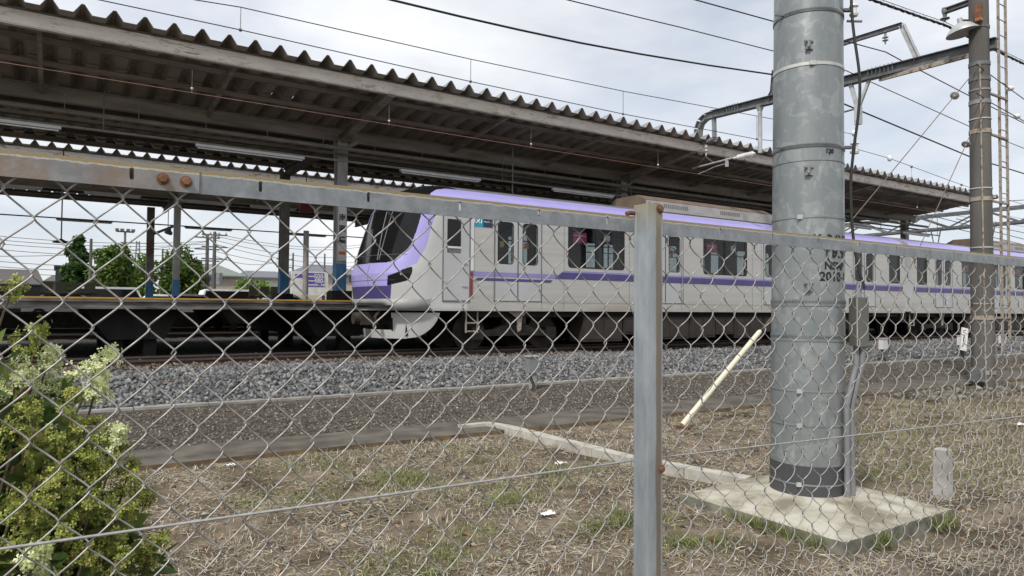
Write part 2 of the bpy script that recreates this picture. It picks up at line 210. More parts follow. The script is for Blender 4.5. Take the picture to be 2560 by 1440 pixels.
# ------------------------------------------------------------------ mesh builder
class M:
    def __init__(s): s.v = []; s.f = []; s.mi = []
    def add(s, vs, fs, m=0):
        o = len(s.v); s.v += [tuple(p) for p in vs]; s.f += [tuple(o+i for i in f) for f in fs]; s.mi += [m]*len(fs); return s
    def box(s, x0, x1, y0, y1, z0, z1, m=0):
        return s.add([(x0, y0, z0), (x1, y0, z0), (x1, y1, z0), (x0, y1, z0), (x0, y0, z1), (x1, y0, z1), (x1, y1, z1), (x0, y1, z1)],
                     [(0, 3, 2, 1), (4, 5, 6, 7), (0, 1, 5, 4), (1, 2, 6, 5), (2, 3, 7, 6), (3, 0, 4, 7)], m)
    def beam(s, p, q, w_, h, m=0, up=(0, 0, 1)):
        p = Vector(p); q = Vector(q); d = (q-p).normalized(); up = Vector(up)
        if abs(d.dot(up)) > .98: up = Vector((1, 0, 0))
        a = d.cross(up).normalized()*w_/2; b = a.cross(d).normalized()*h/2
        return s.add([p-a-b, p+a-b, p+a+b, p-a+b, q-a-b, q+a-b, q+a+b, q-a+b], [(0, 3, 2, 1), (4, 5, 6, 7), (0, 1, 5, 4), (1, 2, 6, 5), (2, 3, 7, 6), (3, 0, 4, 7)], m)
    def hbeam(s, p, q, w_, h, t=.018, m=0):
        p = Vector(p); q = Vector(q); d = (q-p).normalized(); a = d.cross(Vector((0, 0, 1)))
        a = Vector((1, 0, 0)) if a.length < .05 else a.normalized(); u = a.cross(d).normalized()
        s.beam(p+u*(h/2-t/2), q+u*(h/2-t/2), w_, t, m, u); s.beam(p-u*(h/2-t/2), q-u*(h/2-t/2), w_, t, m, u); s.beam(p, q, t, h-2*t, m, u); return s
    def tube(s, pts, r, n=8, m=0, cap=True):
        pts = [Vector(p) for p in pts]; rs = r if isinstance(r, (list, tuple)) else [r]*len(pts); o = len(s.v); pa = None
        for i, p in enumerate(pts):
            d = (pts[min(i+1, len(pts)-1)]-pts[max(i-1, 0)]).normalized()
            if pa is None:
                up = Vector((0, 0, 1)) if abs(d.z) < .9 else Vector((1, 0, 0)); a = d.cross(up).normalized()
            else: a = (pa-d*pa.dot(d)).normalized()
            pa = a; b = d.cross(a)
            for k in range(n): t = 2*math.pi*k/n; s.v.append(tuple(p+(a*math.cos(t)+b*math.sin(t))*rs[i]))
        for i in range(len(pts)-1):
            for k in range(n): s.f.append((o+i*n+k, o+i*n+(k+1) % n, o+(i+1)*n+(k+1) % n, o+(i+1)*n+k)); s.mi.append(m)
        if cap:
            s.f.append(tuple(o+k for k in range(n))[::-1]); s.mi.append(m); e = o+(len(pts)-1)*n; s.f.append(tuple(e+k for k in range(n))); s.mi.append(m)
        return s
    def lathe(s, c, prof, ax=(0, 0, 1), n=20, m=0):   # prof: (along, radius)
        c = Vector(c); ax = Vector(ax).normalized(); up = Vector((0, 0, 1)) if abs(ax.z) < .9 else Vector((1, 0, 0)); a = ax.cross(up).normalized(); b = ax.cross(a); o = len(s.v)
        for t_, r in prof:
            for k in range(n): t = 2*math.pi*k/n; s.v.append(tuple(c+ax*t_+(a*math.cos(t)+b*math.sin(t))*r))
        for i in range(len(prof)-1):
            for k in range(n): s.f.append((o+i*n+k, o+i*n+(k+1) % n, o+(i+1)*n+(k+1) % n, o+(i+1)*n+k)); s.mi.append(m)
        s.f.append(tuple(o+k for k in range(n))); s.mi.append(m); e = o+(len(prof)-1)*n; s.f.append(tuple(e+k for k in range(n))); s.mi.append(m)
        return s
    def plate(s, outer, holes, ax, a, b, m=0, skip_back=False):
        """2D polygons extruded along axis ax from a to b. ax 'y': (x,z); 'x': (y,z); 'z': (x,y)"""
        def P(u, v, t): return (u, t, v) if ax == 'y' else ((t, u, v) if ax == 'x' else (u, v, t))
        loops = [list(outer)]+[list(h) for h in holes]; tri = tessellate_polygon([[Vector((u, v, 0)) for u, v in l] for l in loops]); flat = [q for l in loops for q in l]; n = len(flat)
        s.add([P(u, v, a) for u, v in flat]+[P(u, v, b) for u, v in flat], [tuple(t) for t in tri]+[tuple(i+n for i in t) for t in tri], m)
        o = 0
        for l in loops:
            k = len(l); s.add([P(u, v, a) for u, v in l]+[P(u, v, b) for u, v in l], [(i, (i+1) % k, k+(i+1) % k, k+i) for i in range(k)], m)
        return s
    def sphere(s, c, r, n=12, k=8, m=0, sz=1):
        return s.lathe(c, [(-r*sz*math.cos(math.pi*i/k), max(1e-4, r*math.sin(math.pi*i/k))) for i in range(k+1)], n=n, m=m)
    def build(s, name, mats, parent=None, smooth=False, recalc=True):
        me = bpy.data.meshes.new(name); me.from_pydata(s.v, [], s.f); mats = mats if isinstance(mats, (list, tuple)) else [mats]
        for x in mats: me.materials.append(MATS[x])
        if len(mats) > 1: me.polygons.foreach_set('material_index', s.mi)
        if recalc and len(s.f) < 60000:
            import bmesh
            bm = bmesh.new(); bm.from_mesh(me); bmesh.ops.recalc_face_normals(bm, faces=bm.faces); bm.to_mesh(me); bm.free()
        if smooth:
            me.polygons.foreach_set('use_smooth', [True]*len(me.polygons))
            if smooth != 'all': me.set_sharp_from_angle(angle=R(40))
        o = bpy.data.objects.new(name, me); sc.collection.objects.link(o)
        if parent: o.parent = parent; o.matrix_parent_inverse = world(parent).inverted()
        return o
def world(o):
    m = Matrix.Translation(o.location)
    if o.parent: m = world(o.parent) @ o.matrix_parent_inverse @ m
    return m
def fast(name, V, F, mat, parent=None, smooth=False):
    V = np.asarray(V, dtype=np.float32); F = np.asarray(F, dtype=np.int32); k = F.shape[1]
    me = bpy.data.meshes.new(name); me.vertices.add(len(V)); me.vertices.foreach_set('co', V.ravel()); me.loops.add(F.size); me.loops.foreach_set('vertex_index', F.ravel())
    me.polygons.add(len(F)); me.polygons.foreach_set('loop_start', np.arange(0, F.size, k, dtype=np.int32)); me.update(calc_edges=True); me.validate()
    me.materials.append(MATS[mat])
    if smooth: me.polygons.foreach_set('use_smooth', [True]*len(F))
    o = bpy.data.objects.new(name, me); sc.collection.objects.link(o)
    if parent: o.parent = parent; o.matrix_parent_inverse = world(parent).inverted()
    return o
def T(name, label, cat, loc=(0, 0, 0), group=None):
    o = bpy.data.objects.new(name, None); sc.collection.objects.link(o); o.location = loc; o.empty_display_size = .1; o['label'] = label; o['category'] = cat
    if group: o['group'] = group
    return o
def tag(o, label, cat, group=None):
    o['label'] = label; o['category'] = cat
    if group: o['group'] = group
    return o
def dup(root, delta, label, group=None):
    r = root.copy(); sc.collection.objects.link(r); r.location = Vector(root.location)+Vector(delta); r['label'] = label
    if group: r['group'] = group
    for ch in list(root.children):
        c = ch.copy(); sc.collection.objects.link(c); c.parent = r
        for g in list(ch.children): d = g.copy(); sc.collection.objects.link(d); d.parent = c
    return r
def rr(x0, x1, z0, z1, r, n=4):
    p = []
    for cx, cz, a in ((x1-r, z1-r, 0), (x0+r, z1-r, 90), (x0+r, z0+r, 180), (x1-r, z0+r, 270)):
        for k in range(n+1): t = R(a+90*k/n); p.append((cx+r*math.cos(t), cz+r*math.sin(t)))
    return p
def rect(x0, x1, z0, z1): return [(x0, z0), (x1, z0), (x1, z1), (x0, z1)]
def text2d(s, size, align='CENTER', bold=0):
    cu = bpy.data.curves.new('t', 'FONT'); cu.body = s; cu.size = size; cu.align_x = align; cu.align_y = 'CENTER'; cu.offset = bold; cu.resolution_u = 3
    o = bpy.data.objects.new('t', cu); sc.collection.objects.link(o); dg = bpy.context.evaluated_depsgraph_get(); me = o.evaluated_get(dg).to_mesh()
    V = [tuple(v.co) for v in me.vertices]; F = [tuple(p.vertices) for p in me.polygons]; o.evaluated_get(dg).to_mesh_clear(); bpy.data.objects.remove(o); bpy.data.curves.remove(cu); return V, F
def write(name, s, size, fn, mat, parent, align='CENTER', bold=0):
    V, F = text2d(s, size, align, bold); m = M(); m.add([fn(x, y) for x, y, _ in V], F); return m.build(name, mat, parent, recalc=False)
# ------------------------------------------------------------------ the ground
SK = -.02
def skew(x, v): return v+SK*min(max(x, -10), 60)*(1 if v < 12 else max(0, 1-(v-12)/1.2))
PROF = [(-2000, 0), (7.6, 0), (8.5, .03), (11.2, .10), (11.5, .12), (12.75, .44), (13.2, .46), (17, .46), (26, .44), (31, .50), (41.2, .50), (41.7, .85), (60, .85), (300, .8), (2500, 3)]
def pz(v):
    for (a, za), (b, zb) in zip(PROF, PROF[1:]):
        if a <= v <= b: return za+(zb-za)*(v-a)/(b-a)
    return PROF[-1][1]
def gz(x, v):
    z = pz(v)
    if -3 < x < 45 and 0 < v < 7.6: z += .035*noise.noise((x*.8, v*.8, 0))+.016*noise.noise((x*3, v*3, 3))
    if 3 < x < 8 and 0 < v < 4.5: z -= .075*math.exp(-((x-5.3)/.8)**2-((v-2.55)/.38)**2)+.05*math.exp(-((x-6.1)/.35)**2-((v-3.2)/.8)**2)
    if -3 < x < 45 and 11.7 < v < 14: z += .05*noise.noise((x*.7, v*.9, 5))+.02*noise.noise((x*3, v*3, 9))
    return z
xs = [-2500, -800, -200, -60, -20, -8, -5]+[-4+.14*i for i in range(200)]+[24.5+.6*i for i in range(35)]+[48, 56, 70, 100, 200, 500, 1200, 3000]
vs = [-2000, -300, -40, -5, -1, 0]+[.5+.12*i for i in range(60)]+[7.75, 8.0, 8.5]+[8.7+.2*i for i in range(13)]+[11.5+.11*i for i in range(24)]+[14.3, 15, 16, 17, 19, 21, 23, 26, 28, 31, 34, 38, 41.2, 41.7, 44, 50, 60, 90, 150, 300, 700, 2500]
g = M(); nx, nv = len(xs), len(vs)
for v in vs:
    for x in xs: g.v.append((x, skew(x, v), gz(x, v)))
for j in range(nv-1):
    zone = 0 if vs[j] < 8.4 else 1 if vs[j] < 11.4 else 2 if vs[j] < 26 else 3
    for i in range(nx-1): g.f.append((j*nx+i, j*nx+i+1, (j+1)*nx+i+1, (j+1)*nx+i)); g.mi.append(zone)
go = g.build('ground', ['soil', 'gravel soil', 'ballast bed', 'far ground'], smooth='all', recalc=False); go['kind'] = 'structure'
# stones
def stones(name, N_, xr, vr, size, mat, dens=None, flat=.75, lift=.3):
    x = rng.uniform(*xr, N_); v = rng.uniform(*vr, N_)
    if dens is not None: k = rng.uniform(0, 1, N_) < dens(x, v); x = x[k]; v = v[k]
    n = len(x); y = np.array([skew(a, b) for a, b in zip(x, v)]); z = np.array([gz(a, b) for a, b in zip(x, v)])
    c = np.array([[-1, -1, -1], [1, -1, -1], [1, 1, -1], [-1, 1, -1], [-1, -1, 1], [1, -1, 1], [1, 1, 1], [-1, 1, 1]], float)
    V = c[None]*(1+rng.uniform(-.45, .2, (n, 8, 3))); s = rng.uniform(size[0], size[1], n)[:, None, None]*np.stack([rng.uniform(.8, 1.5, n), rng.uniform(.6, 1, n), rng.uniform(.5, 1, n)*flat], -1)[:, None]
    V = V*s; q = rng.normal(size=(n, 4)); q[:, 0] += 1.0; q /= np.linalg.norm(q, axis=1)[:, None]; a, b, c_, d = q.T
    Rm = np.stack([1-2*(c_*c_+d*d), 2*(b*c_-a*d), 2*(b*d+a*c_), 2*(b*c_+a*d), 1-2*(b*b+d*d), 2*(c_*d-a*b), 2*(b*d-a*c_), 2*(c_*d+a*b), 1-2*(b*b+c_*c_)], -1).reshape(n, 3, 3)
    V = np.einsum('nij,nkj->nki', Rm, V)+np.stack([x, y, z+size[1]*lift*rng.uniform(0, 1.6, n)], -1)[:, None]
    F = np.array([[0, 3, 2, 1], [4, 5, 6, 7], [0, 1, 5, 4], [1, 2, 6, 5], [2, 3, 7, 6], [3, 0, 4, 7]]); F = (F[None]+8*np.arange(n)[:, None, None]).reshape(-1, 4)
    o = fast(name, V.reshape(-1, 3), F, mat); o['kind'] = 'stuff'; return o
o = stones('ballast_stones', 62000, (-3, 40), (11.52, 16.9), (.021, .042), 'ballast stone', dens=lambda x, v: np.where(v < 14.4, np.where(x < 14, 1, .6), .35)); tag(o, 'grey crushed ballast stones banked along the near track', 'ballast')
o = stones('rusty_ballast', 14000, (-3, 34), (13.85, 16.6), (.021, .040), 'rusty stone', lift=.9); tag(o, 'rust browned ballast stones around the rails of the near track', 'ballast')
o = stones('gravel', 34000, (-2, 42), (8.62, 11.22), (.007, .017), 'brown gravel', dens=lambda x, v: np.where(x < 14, 1, .5)); tag(o, 'brown grey gravel lying between the asphalt path and the cable trough', 'gravel')
o = stones('pebbles', 2600, (-1, 20), (1.5, 7.6), (.006, .022), 'brown gravel'); tag(o, 'small pebbles scattered in the dry grass of the yard', 'pebbles')
# asphalt path and cable trough
def strip(name, edge0, edge1, z0, z1, x0, x1, mats, step=1.0, wob=.0):
    m = M(); n = int((x1-x0)/step)
    for i in range(n+1):
        x = x0+i*step; a = edge0(x)+wob*noise.noise((x*1.3, 1, 0)); b = edge1(x)+wob*noise.noise((x*1.3, 8, 0)); m.v += [(x, a, z0), (x, a+.015, z1), (x, b-.015, z1), (x, b, z0)]
    for i in range(n):
        o = i*4
        for k, mm in ((0, 1), (1, 0), (2, 1)): m.f.append((o+k, o+4+k, o+5+k, o+1+k)); m.mi.append(mm)
    return m.build(name, mats, recalc=False)
o = strip('path', lambda x: 7.70-.028*min(x, 40), lambda x: 8.58-.012*min(x, 40), -.03, .050, -14, 90, ['asphalt', 'asphalt edge'], .35, .05); o['kind'] = 'structure'
o = T('cable_trough', 'long low grey concrete cable trough along the foot of the ballast', 'trough', (0, 11.4, .1))
for i in range(70):
    x = -8+i*1.0; y = 11.36-.0195*min(max(x, -5), 60); M().box(x, x+.985, y-.0, y+.20, .0, .15+.004*random.uniform(-1, 1)).build('cover_slab' if i % 1 == 0 else 'x', 'trough concrete', o)
# ------------------------------------------------------------------ tracks
def track(y0, zr, label, x0=-25, x1=90):
    t = T('railway_track', label, 'track', (0, y0, zr-.15), 'railway tracks')
    for s in (-1, 1):
        m = M(); y = y0+s*.5335*1
        m.box(x0, x1, y-.03, y+.03, zr-.035, zr, 1); m.box(x0, x1, y-.008, y+.008, zr-.12, zr-.036); m.box(x0, x1, y-.06, y+.06, zr-.14, zr-.121); m.build('rail', ['rail rust', 'rail head'], t)
    m = M()
    for i in range(int((x1-x0)/.62)): x = x0+i*.62; m.box(x, x+.22, y0-1.0, y0+1.0, zr-.30, zr-.142)
    o = m.build('sleepers', 'dark concrete', t); o['kind'] = 'stuff'
track(15.07, .61, 'rusty railway track under the purple train, nearest the ballast slope')
track(28.6, .61, 'shaded railway track beyond the near platform'); 
# ------------------------------------------------------------------ fence
fence = T('chain_link_fence', 'galvanised chain link fence with angle iron top rail and one post close to the camera', 'fence', (1.24, 1.3, 0))
def chain(x0, x1, sp, pzz, xn, zn, zbot, ztop, bb_, name='chain_link_mesh'):
    r = .00152; V = []; F = []; hp = sp/2; k0 = math.floor((x0-xn)/hp); k1 = math.ceil((x1-xn)/hp); NS = 16; off = 0; nn = 6
    for k in range(k0, k1):
        cx = xn+(k+.5)*hp; A = hp/2+r*.9; ph = 0 if k % 2 == 0 else .5
        zs = zn-pzz*ph; i0 = math.floor((zbot-zs)/pzz*NS); i1 = math.ceil((ztop-zs)/pzz*NS)
        ii = np.arange(i0, i1+1); th = 2*np.pi*ii/NS
        wx = .0014*np.sin(ii*.07+k*1.3)+.0012*math.sin(k*2.1); 
        X = cx-A*np.arcsin(.965*np.cos(th))/np.arcsin(.965)+wx; Yv = 1.3065-bb_*np.sin(th)+.0008*np.sin(ii*.11+k); Z = zs+pzz*ii/NS+.0016*math.sin(k*1.9)
        if x1 < 1.3: ok = X < x1
        else: ok = X > x0
        if not ok.all(): continue
        P = np.stack([X, Yv+bb_-.0055, Z], -1); d = np.gradient(P, axis=0); d /= np.linalg.norm(d, axis=1)[:, None]; a = np.cross(d, np.array([0, 1., 0])); a /= np.linalg.norm(a, axis=1)[:, None]; b = np.cross(d, a)
        t = 2*np.pi*np.arange(nn)/nn; ring = P[:, None]+r*(a[:, None]*np.cos(t)[None, :, None]+b[:, None]*np.sin(t)[None, :, None]); n = len(P)
        V.append(ring.reshape(-1, 3)); i = np.arange(n-1)[:, None]*nn; kk = np.arange(nn)[None]; k2 = (kk+1) % nn
        F.append((np.stack([i+kk, i+k2, i+nn+k2, i+nn+kk], -1)+off).reshape(-1, 4)); off += n*nn
    return fast(name, np.concatenate(V), np.concatenate(F), 'mesh wire', fence, True)
chain(-.75, 1.27, .0797, .0858, -.027, 1.735+.0858*0, .02, 1.812, .0062)
chain(1.235, 4.6, .0893, .0935, 1.788, 1.598, .02, 1.818, .0100)
def rail(x0, x1, yf, mat, slots):
    m = M(); z0, z1 = 1.7935, 1.8335; hs = [[(sx+.0035*math.cos(t), 1.8165+(.0065 if math.sin(t) > 0 else -.0065)+.0035*math.sin(t)) for t in [2*math.pi*k/12 for k in range(12)]] for sx in slots if x0+.01 < sx < x1-.01]
    m.plate(rect(x0, x1, z0, z1), hs, 'y', yf, yf+.004); m.box(x0, x1, yf+.0042, yf+.040, z1-.004, z1-.0001)
    o = m.build('top_rail', mat, fence); return o
SL = [.102+.2045*i for i in range(-5, 6)]; SR = [1.532+.2265*i for i in range(-1, 14)]
rail(-1.1, .2045, 1.2925, 'rusty rail steel', SL); rail(.206, 1.228, 1.2955, 'rail steel', SL); rail(1.2695, 2.84, 1.2945, 'rail steel', SR); rail(2.8415, 4.8, 1.2925, 'rail steel', SR)
m = M(); m.add([], []); pts = []
sec = [(1.2165, 1.297), (1.2130, 1.297), (1.2130, 1.293), (1.2160, 1.291), (1.2160, 1.258), (1.2180, 1.2530), (1.2225, 1.2510), (1.2560, 1.2500), (1.2640, 1.2490), (1.2665, 1.2515), (1.2665, 1.2545), (1.224, 1.2555), (1.2205, 1.2590), (1.2202, 1.297)]
m.plate(sec, [], 'z', -.1, 1.862); m.build('post', 'post steel', fence, smooth=True)
def hexbolt(c, r, h, d=(0, -1, 0), parent=None, name='bolt'):
    m = M(); m.lathe(c, [(0, r*1.0), (h*.8, r), (h, r*.82)], d, 6); m.lathe(Vector(c), [(0, r*1.35), (.0018, r*1.35)], d, 16); return m.build(name, 'rust', parent)
hexbolt((.148, 1.2925, 1.8125), .0074, .008, parent=fence); hexbolt((.1835, 1.2925, 1.8115), .0074, .008, parent=fence)
hexbolt((1.2555, 1.2500, 1.8505), .0085, .008, parent=fence); hexbolt((1.2612, 1.2492, 1.2085), .0075, .007, parent=fence)
m = M(); m.tube([(1.19, 1.30, 1.838), (1.20, 1.298, 1.842), (1.214, 1.297, 1.842)], .006, 8); m.build('bolt', 'rust', fence)
M().tube([(x, 1.2992, 1.2365-.0115*(x+.05)/1.3) for x in (-1.1, 0, 1.26)], .0024, 8).build('line_wire', 'line wire', fence, True)
M().tube([(x, 1.2992, 1.2245-.0285*(x-1.25)) for x in (1.25, 2.2, 3.4, 4.8)], .0021, 8).build('line_wire', 'line wire', fence, True)
# ------------------------------------------------------------------ big steel pole on its slab
PC = Vector((5.203, 3.508, 0)); TV = Vector((-PC.x, -PC.y, 0)).normalized(); RV = Vector((-TV.y, TV.x, 0))   # toward viewer / to the right
RV = Vector((_r0[0], _r0[1], 0))
RP = Vector((-TV.y, TV.x, 0))
def prad(z): return .2895-.0052*z
slab = T('pole_foundation', 'pale square concrete slab under the fat steel pole', 'foundation', (5.1, 3.4, 0))
m = M(); n = 14; x0, x1, y0, y1 = 4.375, 5.825, 2.685, 4.12; ins = .02
for j in range(n+1):
    for i in range(n+1):
        x = x0+(x1-x0)*i/n; y = y0+(y1-y0)*j/n; d = math.hypot(x-PC.x, y-PC.y); e = min(i, j, n-i, n-j)
        z = .092+.055*max(0, 1-(d-.3)/.6)**1.5+.004*noise.noise((x*5, y*5, 0))-(.012 if e == 0 else 0)
        if e == 0: x += .01*noise.noise((x*9, y*9, 2)); y += .01*noise.noise((x*9, y*9, 6))
        m.v.append((x, y, z))
for j in range(n):
    for i in range(n): m.f.append((j*(n+1)+i, j*(n+1)+i+1, (j+1)*(n+1)+i+1, (j+1)*(n+1)+i)); m.mi.append(0)
per = [i for i in range(n)]+[(n+1)*i+n for i in range(n)]+[(n+1)*n+n-i for i in range(n)]+[(n+1)*(n-i) for i in range(n)]
b0 = len(m.v)
for i in per: p = m.v[i]; m.v.append((p[0], p[1], -.22))
for k in range(len(per)): k2 = (k+1) % len(per); m.f.append((per[k], per[k2], b0+k2, b0+k)); m.mi.append(1)
m.build('slab', ['slab concrete', 'slab side'], slab, smooth=True)
pole = T('steel_pole', 'fat grey galvanised steel pole with stencilled lettering on a concrete slab', 'pole', (PC.x, PC.y, .1))
m = M(); zz = [.05+.25*i for i in range(40)]
m.lathe((PC.x, PC.y, 0), [(z, prad(z)) for z in zz], n=72); m.build('shaft', 'galvanised pole', pole, smooth=True)
def hoop(z0, z1, dr, mat, name, tilt=0, n=72, teeth=False):
    m = M(); m.lathe((PC.x, PC.y, 0), [(z0, prad(z0)), (z0, prad(z0)+dr), (z1, prad(z1)+dr), (z1, prad(z1))], n=n); o = m.build(name, mat, pole, smooth=True); return o
def surf(ang, z, dr=0):   # ang 0 = toward viewer, + to the right
    d = TV*math.cos(ang)+RP*math.sin(ang); r = prad(z)+dr; return Vector((PC.x+d.x*r, PC.y+d.y*r, z))
def around(z, ang0, ang1, dr, r, mat, name, zoff=None, n=30):
    m = M(); m.tube([surf(ang0+(ang1-ang0)*k/n, z+(zoff(k) if zoff else 0), dr) for k in range(n+1)], r, 5); return m.build(name, mat, pole)
hoop(.06, .38, .004, 'pole coating', 'base_coating')
for z, mat, hh in ((3.575, 'strap steel', .013), (2.345, 'band steel', .008), (.965, 'band steel', .006), (.695, 'band steel', .006), (.235, 'band steel', .006)):
    hoop(z-hh/2*2, z+hh, .005 if z > .3 else .008, mat, 'strap')
    m = M(); c = surf(.12 if z > 3 else -.2, z, .010); m.beam(c-RV*.022, c+RV*.022, .012, .034); m.beam(c+RV*.03, c+RV*.048, .010, .030); m.build('buckle', 'strap steel', pole)
for z in (2.795, ): hoop(z-.002, z+.002, .003, 'dull steel', 'seam')
for z in (4.02, 2.925): # serrated band
    hoop(z-.022, z-.015, .006, 'dull steel', 'toothed_band'); m = M()
    for k in range(80):
        a = -1.5+3.0*k/80; p = surf(a, z-.012, .004); q = surf(a+.018, z+.008, .004); s_ = surf(a+.037, z-.012, .004); m.tube([p, q, s_], .0022, 4)
    m.build('toothed_band', 'dull steel', pole)
    m = M(); c = surf(-.75, z-.003, .014); m.beam(c-RV*.06, c+RV*.06, .012, .012); m.build('buckle', 'dull steel', pole)
for z in (1.665, 1.385):
    m = M(); m.lathe((PC.x, PC.y, 0), [(z-.028, prad(z)), (z-.028, prad(z)+.005), (z+.028, prad(z)+.005), (z+.028, prad(z))], n=72); m.build('perforated_band', 'band steel', pole, smooth=True); m = M()
    for k in range(34):
        a = -1.45+.088*k; c = surf(a, z+.006, .0055); t = (surf(a+.02, z, 0)-surf(a-.02, z, 0)).normalized(); m.beam(c-t*.010, c+t*.010, .003, .020)
    m.build('band_holes', 'dull steel', pole)
for z in (3.72, 2.71, 1.79):
    m = M(); c = surf(0.02, z, .012); m.beam(c-Vector((0, 0, .035)), c+Vector((0, 0, .035)), .03, .022); m.beam(c+Vector((0, 0, .03))-RV*.035, c+Vector((0, 0, .03))+RV*.035, .02, .014); m.beam(c-Vector((0, 0, .032))-RV*.03, c-Vector((0, 0, .032))+RV*.03, .02, .010)
    c2 = surf(.02, z, .035); m.tube([c2-Vector((0, 0, .022)), c2+Vector((0, 0, .026))], .010, 8); m.build('step_socket', 'galvanised steel', pole, smooth=True)
def wrap(a0, z0):
    def fn(x, y): p = surf(a0+x/prad(z0), z0+y, .0025); return tuple(p)
    return fn
for s_, z, sz, a in (('K-34N8', 2.16, .11, .62), ('(1', 2.06, .125, .50), ('9.9', 2.06, .125, .80), ('NSMP', 1.955, .085, .68), ('2018-1', 1.868, .10, .66)):
    write('stencil_lettering', s_, sz, wrap(a+.15, z), 'black paint', pole, bold=.003)
write('stencil_lettering', '120', .048, wrap(.62, 2.868), 'black paint', pole, bold=.003)
m = M(); c = [surf(.60+.03*i, 2.835+.014*j, .0025) for i, j in ((0, 0), (1, 0), (1, 1), (0, 1))]; m.add(c, [(0, 1, 2, 3)]); m.build('stencil_lettering', 'black paint', pole, recalc=False)
pole.rotation_euler = Vector((0, 0, 1)).rotation_difference(Vector((RV.x*.0068, RV.y*.0068, 1)).normalized()).to_euler()
# cable clamps and insulators on the right
for z in (4.06, 2.93):
    m = M(); c = surf(1.45, z, .0); m.beam(c, c+RV*.06, .035, .022); m.build('cable_clamp', 'dull steel', pole)
    m = M(); c = c+RV*.085; m.lathe(c-Vector((0, 0, .05)), [(0, .030), (.018, .036), (.022, .022), (.075, .022), (.08, .036), (.10, .030)], n=14); m.build('insulator', 'porcelain', pole, True)
c = surf(1.45, 3.97, 0); M().tube([c+RV*.03, c+RV*.15], .011, 8).build('cable_clamp', 'galvanised steel', pole)
cb = [surf(1.45, 4.9, .09), surf(1.45, 4.05, .085), surf(1.45, 3.5, .135), surf(1.45, 3.2, .125), surf(1.45, 2.93, .09), surf(1.45, 2.6, .06), surf(1.42, 2.2, .075), surf(1.40, 1.95, .11), surf(1.40, 1.78, .155)]
cc = []
for i in range(len(cb)-1):
    for k in range(6): t = k/6; p0 = cb[max(i-1, 0)]; p1 = cb[i]; p2 = cb[i+1]; p3 = cb[min(i+2, len(cb)-1)]; cc.append(.5*((2*p1)+(p2-p0)*t+(2*p0-5*p1+4*p2-p3)*t*t+(3*p1-p0-3*p2+p3)*t**3))
cc.append(cb[-1])
o = M().tube(cc, .0115, 8).build('power_cable', 'black rubber cable', None, True); tag(o, 'black cable running down the right side of the fat steel pole', 'cable')
# junction box with cone, conduits
jb = T('junction_box', 'olive grey metal junction box clamped to the right of the fat steel pole', 'junction box', tuple(surf(1.4, 1.33, .12)))
bc = surf(1.40, 1.515, .105); m = M()
ax = (RV*.80+TV*.60).normalized(); ay = (-RV*.60+TV*.80).normalized()
def obox(m, c, ax, ay, hx, hy, hz, mi=0):
    ps = []
    for sz in (-1, 1):
        for sx, sy in ((-1, -1), (1, -1), (1, 1), (-1, 1)): ps.append(c+ax*hx*sx+ay*hy*sy+Vector((0, 0, hz*sz)))
    m.add(ps, [(0, 3, 2, 1), (4, 5, 6, 7), (0, 1, 5, 4), (1, 2, 6, 5), (2, 3, 7, 6), (3, 0, 4, 7)], mi)
ax = (RV*.86-TV*.5).normalized(); ay = (RV*.5+TV*.86).normalized()
obox(m, bc, ax, ay, .062, .045, .19); m.build('cabinet', 'box steel', jb)
m = M(); ed = bc-ax*.062+ay*.047; obox(m, bc+ay*.048, ax, ay, .066, .004, .194); m.build('door', 'box steel', jb)
m = M(); m.tube([bc-ax*.064+ay*.053-Vector((0, 0, .188)), bc-ax*.064+ay*.053+Vector((0, 0, .188))], .0035, 6); m.build('lit_edge', 'strap steel', jb)  # pale rod paints the lit highlight along the box edge
m = M(); m.lathe(bc+Vector((0, 0, .19)), [(0, .028), (.09, .016), (.13, .012)], n=14); m.build('cable_gland', 'conduit plastic', jb, True)
for dx, k in ((-.018, 0), (.028, 1)):
    q = bc+RV*dx; e = surf(1.10+.22*k, .1, .035+.015*k)
    pts = [q-Vector((0, 0, .19)), q-Vector((0, 0, .34)), (q-Vector((0, 0, .34))).lerp(Vector((e.x, e.y, q.z-.62)), .4)+Vector((0, 0, .0)), Vector((e.x, e.y, q.z-.66)), Vector((e.x, e.y, q.z-.8)), Vector((e.x, e.y, .09))]
    M().tube(pts, .023, 10).build('conduit', 'conduit plastic', jb, True)
# concrete edging from the path to the slab
ed = T('concrete_edging', 'row of pale concrete edging blocks from the asphalt path to the pole slab', 'edging', (5, 6, 0))
yy = [8.06, 7.72, 7.1, 6.5, 5.9, 5.3, 4.72, 4.13]; xx = [4.86, 4.93, 4.955, 4.965, 4.98, 5.0, 5.12, 5.27]
for i in range(len(yy)-1):
    a = Vector((xx[i], yy[i], .035+.012*(i/6))); b = Vector((xx[i+1], yy[i+1]+.008, .035+.012*((i+1)/6))); m = M(); m.beam(a, b, .15, .10+.006*(i % 2)); m.build('edging_block', 'kerb concrete', ed)
m = M(); m.beam((4.45, 8.02, .04), (4.86, 8.0, .045), .12, .09); m.build('edging_block', 'kerb concrete', ed)
# concrete marker post
ms = T('concrete_marker', 'short square concrete marker stump standing right of the pole slab', 'marker post', (6.56, 3.1, 0))
m = M(); a = .057; m.add([(6.56+sx*a*t, 3.10+sy*a*t, z) for z, t in ((-.05, 1.05), (.39, .92), (.40, .80)) for sx, sy in ((-1, -1), (1, -1), (1, 1), (-1, 1))],
  [(0, 3, 2, 1)]+[(4*l+k, 4*l+(k+1) % 4, 4*l+4+(k+1) % 4, 4*l+4+k) for l in (0, 1) for k in range(4)]+[(8, 9, 10, 11)]); m.build('stump', 'stump concrete', ms)
